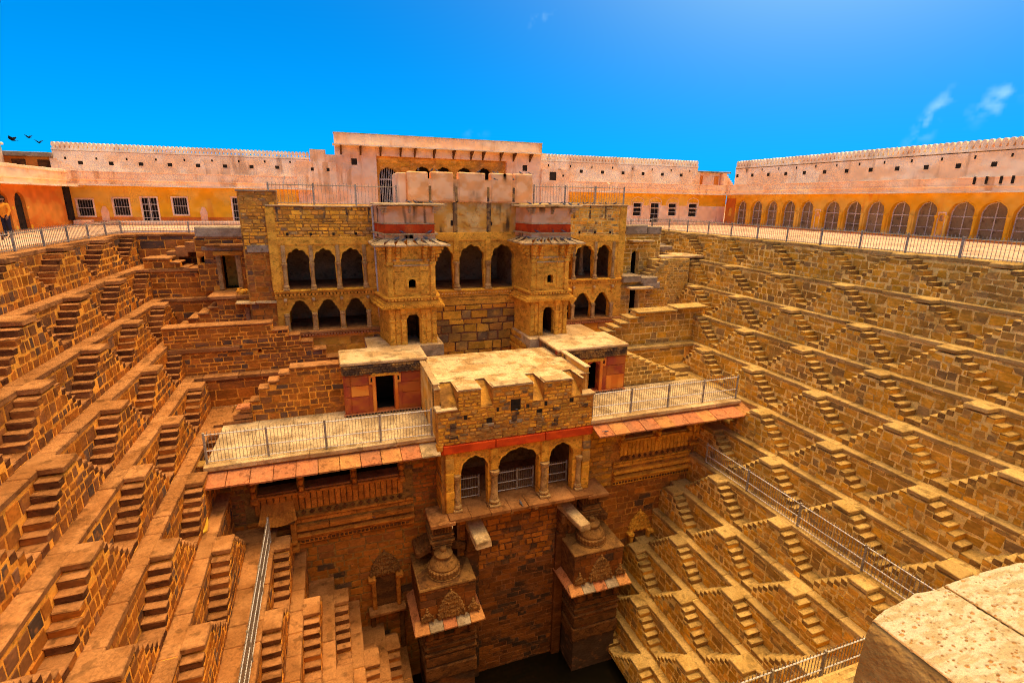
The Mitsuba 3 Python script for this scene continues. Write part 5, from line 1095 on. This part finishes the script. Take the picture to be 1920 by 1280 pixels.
def slab_top(x0, x1, lab):
    # one paving block of the coping: fine grid with chipped far edge, grain and pits
    def edge(x): return np.interp(x, [1.478, 1.55, 1.62, 1.72, 1.80, 1.86, 1.95, 2.05, 2.2, 2.3, 2.5, 2.7, 3.6], [.845, .865, .868, .882, .872, .876, .880, .878, .868, .858, .838, .812, .74])
    xs = np.linspace(x0, x1, nx); V = np.zeros((ny, nx, 3))
    for i, x in enumerate(xs):
        ye = edge(x) + .006*(meshkit.fbm(np.array([[x*28, 1.7, 0]]), 3, 4)[0]-.5)
        yy = ye - (1-np.linspace(0, 1, ny)**.8)*(ye+.0-.25)
        V[:, i, 0] = x; V[:, i, 1] = yy[::1]
    # the left edge runs obliquely like the coping's side
    if x0 < 1.6:
        t = (V[..., 1]-.25)/(.845-.25); V[..., 0] += (1-np.clip((V[..., 0]-x0)/(x1-x0), 0, 1))*(1-t)*(-.004)
    P3 = np.stack([V[..., 0]*9, V[..., 1]*60, V[..., 0]*0+2], -1)
    z = .75 + .004*(meshkit.fbm(np.stack([V[..., 0]*6, V[..., 1]*8, V[..., 0]*0], -1), 3, 8)-.5) + .0016*(meshkit.fbm(P3, 3, 2)-.5)
    for (a, b, s, el, dp) in pit_field():
        d2 = ((V[..., 0]-a)/(s*el))**2 + ((V[..., 1]-b)/s)**2
        z -= dp*np.exp(-d2**2)
    dx = np.minimum(V[..., 0]-x0, x1-V[..., 0]); z -= .004*np.exp(-np.clip(dx, 0, 9)/.004)
    z -= .006*np.clip(1-(np.arange(ny)[::-1][:, None])/3.0, 0, 1)
    V[..., 2] = z
    idx = np.arange(nx*ny).reshape(ny, nx)
    F_ = np.vstack([np.stack([idx[:-1, :-1], idx[:-1, 1:], idx[1:, 1:]], -1).reshape(-1, 3), np.stack([idx[:-1, :-1], idx[1:, 1:], idx[1:, :-1]], -1).reshape(-1, 3)])
    put('coping_stone', (V.reshape(-1, 3), F_), 'm_near_stone', PB, smooth=True)
def near_fn(p, n, uv):
    g = fbm(p.x*22, p.y*60, p.z*40, 4); h = noise(p.x*640, p.y*760, p.z*600); w = fbm(p.x*120, p.y*260, 2.0, 3)
    b = mix((.50, .42, .25), (.40, .30, .145), smoothstep(.40, .66, g))
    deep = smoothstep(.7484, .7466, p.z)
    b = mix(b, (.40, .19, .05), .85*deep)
    b = mix(b, (.40, .26, .10), .35*smoothstep(.58, .78, fbm(p.x*14, p.y*40, 3.0, 3)))
    return b*(.50+.50*h+.50*w)
mat('m_near_stone', near_fn)
slab_top(1.478, 1.845, ''); slab_top(1.852, 2.75, '')
def sideh(p, n, uv): return fbm(p.x*60, p.y*60, p.z*60, 3)
def side_fn(p, n, uv):
    g = fbm(p.x*9, p.y*9, p.z*9, 4); h = noise(p.x*300, p.y*300, p.z*300); k = fbm(p.x*40, p.y*40, p.z*40, 2)
    return mix((.46, .27, .075), (.34, .18, .045), smoothstep(.4, .65, g))*(.65+.35*h+.4*k)
bumped('m_rough_side', side_fn, sideh, .012, .002)
v = []
ys_ = np.linspace(.845, .2, 60); zs_ = np.linspace(.742, -1.0, 90)
gy, gz = np.meshgrid(ys_, zs_)
gx = 1.482 - .004*(.845-gy)/.6 - .02*(1-np.exp(-(.742-gz)/.02)) - .03*np.clip(.742-gz, 0, 9) + .012*(meshkit.fbm(np.stack([gy*16, gz*16, gy*0], -1), 4, 3)-.5)
V = np.stack([gx, gy, gz], -1); idx = np.arange(V[..., 0].size).reshape(gx.shape)
Fg = np.vstack([np.stack([idx[:-1, :-1], idx[1:, 1:], idx[:-1, 1:]], -1).reshape(-1, 3), np.stack([idx[:-1, :-1], idx[1:, :-1], idx[1:, 1:]], -1).reshape(-1, 3)])
put('plaster_side', (V.reshape(-1, 3), Fg), 'm_rough_side', PB, smooth=True)
put('body', box([1.47, .2, -2], [3.6, .80, .70]), 'm_rough_side', PB)
put('far_face', box([1.50, .79, -2], [3.6, .835, .73]), 'm_rough_side', PB)

# ------------------------------------------------------------------ people, birds, small things
def limb(pts, rad, refine=.03):
    """One continuous body from a chain of (point, radius) joints: hulls of spheres at each bone, joined."""
    ms = []
    for (a, b) in pts:
        pa, ra = rad[a]; pb, rb = rad[b]
        s1 = manifold3d.Manifold.sphere(ra, 14).translate([float(x) for x in pa]); s2 = manifold3d.Manifold.sphere(rb, 14).translate([float(x) for x in pb])
        ms.append(manifold3d.Manifold.batch_hull([s1, s2]))
    return ms
def body(bones, J, it=6):
    m = manifold3d.Manifold.batch_boolean(limb(bones, J), manifold3d.OpType.Add).refine_to_length(.035)
    me = m.to_mesh(); t = trimesh.Trimesh(me.vert_properties[:, :3], me.tri_verts); trimesh.smoothing.filter_taubin(t, iterations=it)
    return t
def place(m, at, rot, s=1.0):
    v, f_ = arr(m); c, q = math.cos(rot), math.sin(rot); v = v*s
    return np.stack([v[:, 0]*c-v[:, 1]*q, v[:, 0]*q+v[:, 1]*c, v[:, 2]], 1)+np.asarray(at, float), f_
scene['m_skin'] = {'type': 'diffuse', 'reflectance': {'type': 'rgb', 'value': [.28, .14, .08]}}
scene['m_hair'] = {'type': 'diffuse', 'reflectance': {'type': 'rgb', 'value': [.02, .015, .012]}}
scene['m_shirt_orange'] = {'type': 'diffuse', 'reflectance': {'type': 'rgb', 'value': [.80, .30, .03]}}
scene['m_shirt_white'] = {'type': 'diffuse', 'reflectance': {'type': 'rgb', 'value': [.78, .70, .76]}}
scene['m_denim'] = {'type': 'diffuse', 'reflectance': {'type': 'rgb', 'value': [.05, .09, .24]}}
scene['m_trousers'] = {'type': 'diffuse', 'reflectance': {'type': 'rgb', 'value': [.03, .03, .05]}}
scene['m_yellow_cloth'] = {'type': 'diffuse', 'reflectance': {'type': 'rgb', 'value': [.80, .50, .05]}}
def head_parts(P_, at, rot, hz, s=1.0):
    J = {'c': ((0, 0, hz), .088), 'j': ((0, -.035, hz-.075), .062), 'n': ((0, .01, hz-.17), .05), 'o': ((0, .02, hz+.02), .095), 'nose': ((0, -.105, hz-.02), .016), 'br': ((0, -.085, hz+.01), .018), 'e1': ((.088, 0, hz-.02), .022), 'e2': ((-.088, 0, hz-.02), .022)}
    put('head', place(body([('c', 'j'), ('c', 'o'), ('j', 'n'), ('br', 'nose'), ('c', 'e1'), ('c', 'e2')], J, 3), at, rot, s), 'm_skin', P_, smooth=True)
    J = {'a': ((0, .02, hz+.045), .098), 'b': ((0, .05, hz-.02), .085), 'f': ((0, -.05, hz+.07), .055)}
    put('hair', place(body([('a', 'b'), ('a', 'f')], J, 2), at, rot, s), 'm_hair', P_, smooth=True)
    J = {'a': ((.05, -.055, hz-.085), .034), 'b': ((0, -.085, hz-.105), .036), 'c': ((-.05, -.055, hz-.085), .034)}
    put('beard', place(body([('a', 'b'), ('b', 'c')], J, 2), at, rot, s), 'm_hair', P_, smooth=True)
    for x in (-.035, .035): put('eye', place(shift(lathe([(0, -.012), (.011, -.006), (.011, .006), (0, .012)], 8), (x, -.088, hz+.005)), at, rot, s), 'm_shirt_white', P_)
def hand(at, d, sx):
    """Palm, four fingers of unequal length and a thumb, slightly curled; d = direction of the fingers."""
    at = np.asarray(at, float); d = np.asarray(d, float); d = d/np.linalg.norm(d); s = np.array([0, 1., 0]) if abs(d[1]) < .8 else np.array([1., 0, 0]); s = s-d*np.dot(s, d); s /= np.linalg.norm(s); n = np.cross(d, s)*sx
    J, B = {'w': (at, .026), 'p': (at+d*.075, .034)}, [('w', 'p')]
    for i, L in enumerate((.065, .078, .072, .055)):
        o = (i-1.5)*.021; J[f'a{i}'] = (at+d*.08+s*o, .011); J[f'b{i}'] = (at+d*(.08+L*.6)+s*o*1.1-n*.008, .010); J[f'c{i}'] = (at+d*(.08+L*.95)+s*o*1.1-n*.03, .008); B += [(f'a{i}', f'b{i}'), (f'b{i}', f'c{i}')]
    J['t0'] = (at+d*.03-s*.025, .013); J['t1'] = (at+d*.065-s*.055-n*.01, .011); J['t2'] = (at+d*.09-s*.06-n*.025, .009); B += [('t0', 't1'), ('t1', 't2')]
    m = manifold3d.Manifold.batch_boolean(limb(B, J), manifold3d.OpType.Add).refine_to_length(.012); me = m.to_mesh(); return me.vert_properties[:, :3], me.tri_verts
def man(at, rot, s=1.0):
    P_ = thing('person', 'bearded person standing in an orange shirt and dark trousers by the dark arches', 'person')
    J = {'hip': ((0, 0, .93), .135), 'hl': ((.09, 0, .90), .10), 'hr': ((-.09, 0, .90), .10), 'kl': ((.11, -.02, .49), .062), 'kr': ((-.12, -.02, .49), .062), 'al': ((.12, .01, .09), .042), 'ar': ((-.14, .01, .09), .042), 'tl': ((.13, -.13, .04), .036), 'tr': ((-.16, -.13, .04), .036)}
    put('trousers', place(body([('hip', 'hl'), ('hip', 'hr'), ('hl', 'kl'), ('hr', 'kr'), ('kl', 'al'), ('kr', 'ar')], J), at, rot, s), 'm_trousers', P_, smooth=True)
    put('shoe', place(body([('al', 'tl')], J, 2), at, rot, s), 'm_hair', P_, smooth=True); put('shoe', place(body([('ar', 'tr')], J, 2), at, rot, s), 'm_hair', P_, smooth=True)
    J = {'w': ((0, 0, .94), .145), 'ch': ((0, 0, 1.25), .16), 'nk': ((0, .01, 1.44), .065), 'sl': ((.19, 0, 1.38), .068), 'sr': ((-.19, 0, 1.38), .068), 'el': ((.27, -.02, 1.12), .05), 'er': ((-.28, .02, 1.12), .05), 'wl': ((.25, -.13, .92), .038), 'wr': ((-.22, -.12, .92), .038)}
    put('shirt', place(body([('w', 'ch'), ('ch', 'nk'), ('ch', 'sl'), ('ch', 'sr'), ('sl', 'el'), ('sr', 'er'), ('el', 'wl'), ('er', 'wr')], J), at, rot, s), 'm_shirt_orange', P_, smooth=True)
    put('hand', place(hand((.25, -.15, .90), (-.1, -.25, -1), 1), at, rot, s), 'm_skin', P_, smooth=True); put('hand', place(hand((-.22, -.14, .90), (.1, -.25, -1), -1), at, rot, s), 'm_skin', P_, smooth=True)
    head_parts(P_, at, rot, 1.62, s)
man((-13.05, 28.9, PAVE), -.35, 1.0)
def sitter(at, rot):
    P_ = thing('person', 'person in a pale shirt and blue jeans sitting low in front of the standing man', 'person')
    J = {'hip': ((0, 0, .42), .14), 'hl': ((.10, -.02, .42), .10), 'hr': ((-.10, -.02, .42), .10), 'kl': ((.15, -.42, .47), .065), 'kr': ((-.15, -.42, .47), .065), 'al': ((.14, -.40, .09), .045), 'ar': ((-.14, -.40, .09), .045), 'tl': ((.14, -.54, .04), .037), 'tr': ((-.14, -.54, .04), .037)}
    put('jeans', place(body([('hip', 'hl'), ('hip', 'hr'), ('hl', 'kl'), ('hr', 'kr'), ('kl', 'al'), ('kr', 'ar')], J), at, rot), 'm_denim', P_, smooth=True)
    for a, b in (('al', 'tl'), ('ar', 'tr')): put('shoe', place(body([(a, b)], J, 2), at, rot), 'm_hair', P_, smooth=True)
    J = {'w': ((0, 0, .45), .145), 'ch': ((0, -.05, .76), .155), 'nk': ((0, -.05, .95), .06), 'sl': ((.18, -.05, .89), .066), 'sr': ((-.18, -.05, .89), .066), 'el': ((.24, -.14, .64), .048), 'er': ((-.24, -.14, .64), .048), 'wl': ((.16, -.36, .58), .036), 'wr': ((-.16, -.36, .58), .036)}
    put('shirt', place(body([('w', 'ch'), ('ch', 'nk'), ('ch', 'sl'), ('ch', 'sr'), ('sl', 'el'), ('sr', 'er'), ('el', 'wl'), ('er', 'wr')], J), at, rot), 'm_shirt_white', P_, smooth=True)
    put('hand', place(hand((.15, -.38, .565), (-.1, -1, -.2), 1), at, rot), 'm_skin', P_, smooth=True); put('hand', place(hand((-.15, -.38, .565), (.1, -1, -.2), -1), at, rot), 'm_skin', P_, smooth=True)
    head_parts(P_, at, rot, 1.12)
    st = tag(put('stool', join([block([-.2, -.18, .24], [.2, .2, .29], .02)] + [block([sx*.15-.025, sy*.14-.025, 0], [sx*.15+.025, sy*.14+.025, .24], .008) for sx in (-1, 1) for sy in (-1, 1)]), 'm_carved_dark'), 'low wooden stool under the sitting person', 'stool')
    v, f_ = arr(meshkit.WRITTEN[scene[st]['filename']][:2]); scene[st] = mikit.ply(place((v, f_), at, rot), 'm_carved_dark', False, uv=np.tile([.5, .5], (len(v), 1)))
sitter((-12.75, 27.2, PAVE), -.5)

def pigeon(wings=False):
    b = [shift(lathe([(0, -.16), (.02, -.155), (.035, -.10), (.062, -.02), (.068, .04), (.052, .10), (.032, .14), (.030, .17), (0, .205)], 10), (0, 0, 0))]
    v, f_ = b[0]; v = v[:, [0, 2, 1]]*[1, 1, .95]; a = .35; v = np.stack([v[:, 0], v[:, 1]*math.cos(a), v[:, 2]+v[:, 1]*math.sin(a)*.8+.09], 1)
    hd = shift(lathe([(0, -.034), (.028, -.02), (.034, 0), (.026, .022), (0, .034)], 8), (0, .175, .185))
    bk = bar((0, .20, .18), (0, .235, .17), .007, 5); t = block([-.025, -.27, -.0], [.025, -.12, .02], .006); t = (t[0]+np.array([0, 0, .04]), t[1])
    legs = [bar((s*.025, .0, 0), (s*.02, .0, .07), .006, 5) for s in (-1, 1)]
    ms = [(v, f_[:, ::-1]), hd, bk, t, *legs]
    if wings:
        for s in (-1, 1):
            w_ = np.array([(s*.04, .08, .12), (s*.2, .10, .24), (s*.40, -.02, .30), (s*.22, -.10, .22), (s*.04, -.08, .11)]); w_ = np.vstack([w_, w_-[0, 0, .012]])
            fl = [[0, 1, 4], [1, 3, 4], [1, 2, 3], [5, 9, 6], [6, 9, 8], [6, 8, 7], [0, 5, 6], [0, 6, 1], [1, 6, 7], [1, 7, 2], [2, 7, 8], [2, 8, 3], [3, 8, 9], [3, 9, 4], [4, 9, 5], [4, 5, 0]]
            ms.append((w_, np.array(fl)))
    return join(ms)
PG, PF = pigeon(), pigeon(True)
NTH = ORD + 'fourteenth fifteenth'.split()
def birds(spots, label, group, m='m_pigeon', mesh=None, s=.66):
    for i, (x, y, z) in enumerate(sorted(spots)):
        lab = label.replace('grey pigeon', f'{NTH[i]} grey pigeon from the rust-brown side', 1) if len(spots) > 1 else label
        tag(put('pigeon', place(mesh or PG, (x, y, z), U(0, 6.28), s*U(.9, 1.1)), m, None, smooth=40), lab, 'bird', group)
EV = lambda x: (lambda y: (x, y, .03+.24*(y-23.25)/.53))(23.78-U(.08, .4))
birds([EV(x) for x in (2.9, 3.2, 3.75, 4.25)] + [(2.6+.3*i, 23.72, .49) for i in (2, 6)], 'grey pigeon on the drain-pipe tower eave', 'pigeons on the eave of the tower by the rust-brown wing')
birds([EV(x) for x in (9.2, 9.6, 9.95, 10.35, 10.9, 11.3)] + [(9.4+.28*i, 23.72, .49) for i in (1, 4, 6)], 'grey pigeon on the eave of the ochre-side tower', 'pigeons on the eave of the tower nearest the ochre wall')
birds([(2.5+.35*i+U(-.1, .1), 23.5+U(0, .3), 1.79) for i in (1, 3, 4, 6)], 'grey pigeon on the roof slab of the drain-pipe tower', 'pigeons on the roof slab of the tower by the rust-brown wing')
birds([(9.3+.26*i+U(-.08, .08), 23.5+U(0, .3), 1.79) for i in (0, 2, 4, 7, 8, 9)], 'grey pigeon on the roof slab of the ochre-side tower', 'pigeons on the roof slab of the tower nearest the ochre wall')
birds([(11.9+.32*i+U(-.1, .1), YF+U(0, .4), 1.84) for i in range(11) if i not in (3, 7)], 'grey pigeon on the far wing roof edge', 'pigeons on the roof edge of the far wing')
birds([(x, YF+U(-.05, .2), 3.26) for x in (4.35, 5.0, 5.25, 7.3, 8.2, 8.35, 9.6, 10.05)], 'grey pigeon standing on the pink merlons', 'pigeons on the pink merlons')
birds([(8.1, YF-.15, 2.94), (9.13, YF-.1, 2.94)], 'grey pigeon in a gap between the pink merlons', 'pigeons in the gaps between the merlons')
birds([(10.35, 17.25, -7.28)], 'grey pigeon on the corner tile of the pinkish eave', None)
birds([(6.75, 17.5, -10.1)], 'grey pigeon on the ledge before the middle pavilion arch', None)
birds([(1.0, 18.85, -10.4)], 'dark pigeon on the moulding under the carved gallery windows of the rust side', None)
birds([(6.55, 17.74, -6.02)], 'pigeon sitting in the square drain hole of the pavilion parapet', None)
birds([(17.1, 30.0, 3.0)], 'pale pigeon flying above the palace roof', None, 'm_white', PF)
for (x, y, z), lab in (((-17.3, 41, 4.95), 'black bird flying over the roof, largest of the three at the orange corner'), ((-16.5, 41, 5.15), 'black bird flying highest above the orange corner'), ((-15.85, 40.5, 4.85), 'black bird landing at the end of the battlements')):
    tag(put('flying_bird', place(PF, (x, y, z), U(-.6, .6)+1.5, 1.0 if 'largest' in lab else .7), 'm_crow', None), lab, 'bird')
J = {'a': ((0, 0, .03), .05), 'b': ((.05, .05, .14), .04), 'c': ((.09, .1, .30), .012), 'd': ((-.06, -.03, .02), .035)}
tag(put('yellow_cloth', place(body([('a', 'b'), ('b', 'c'), ('a', 'd')], J, 4), (-4.35, 16.7, zlev(6)+.02), .3, 1.3), 'm_yellow_cloth', None, smooth=True), 'small crumpled yellow cloth left on a rust-brown ledge near the terrace eave', 'cloth')
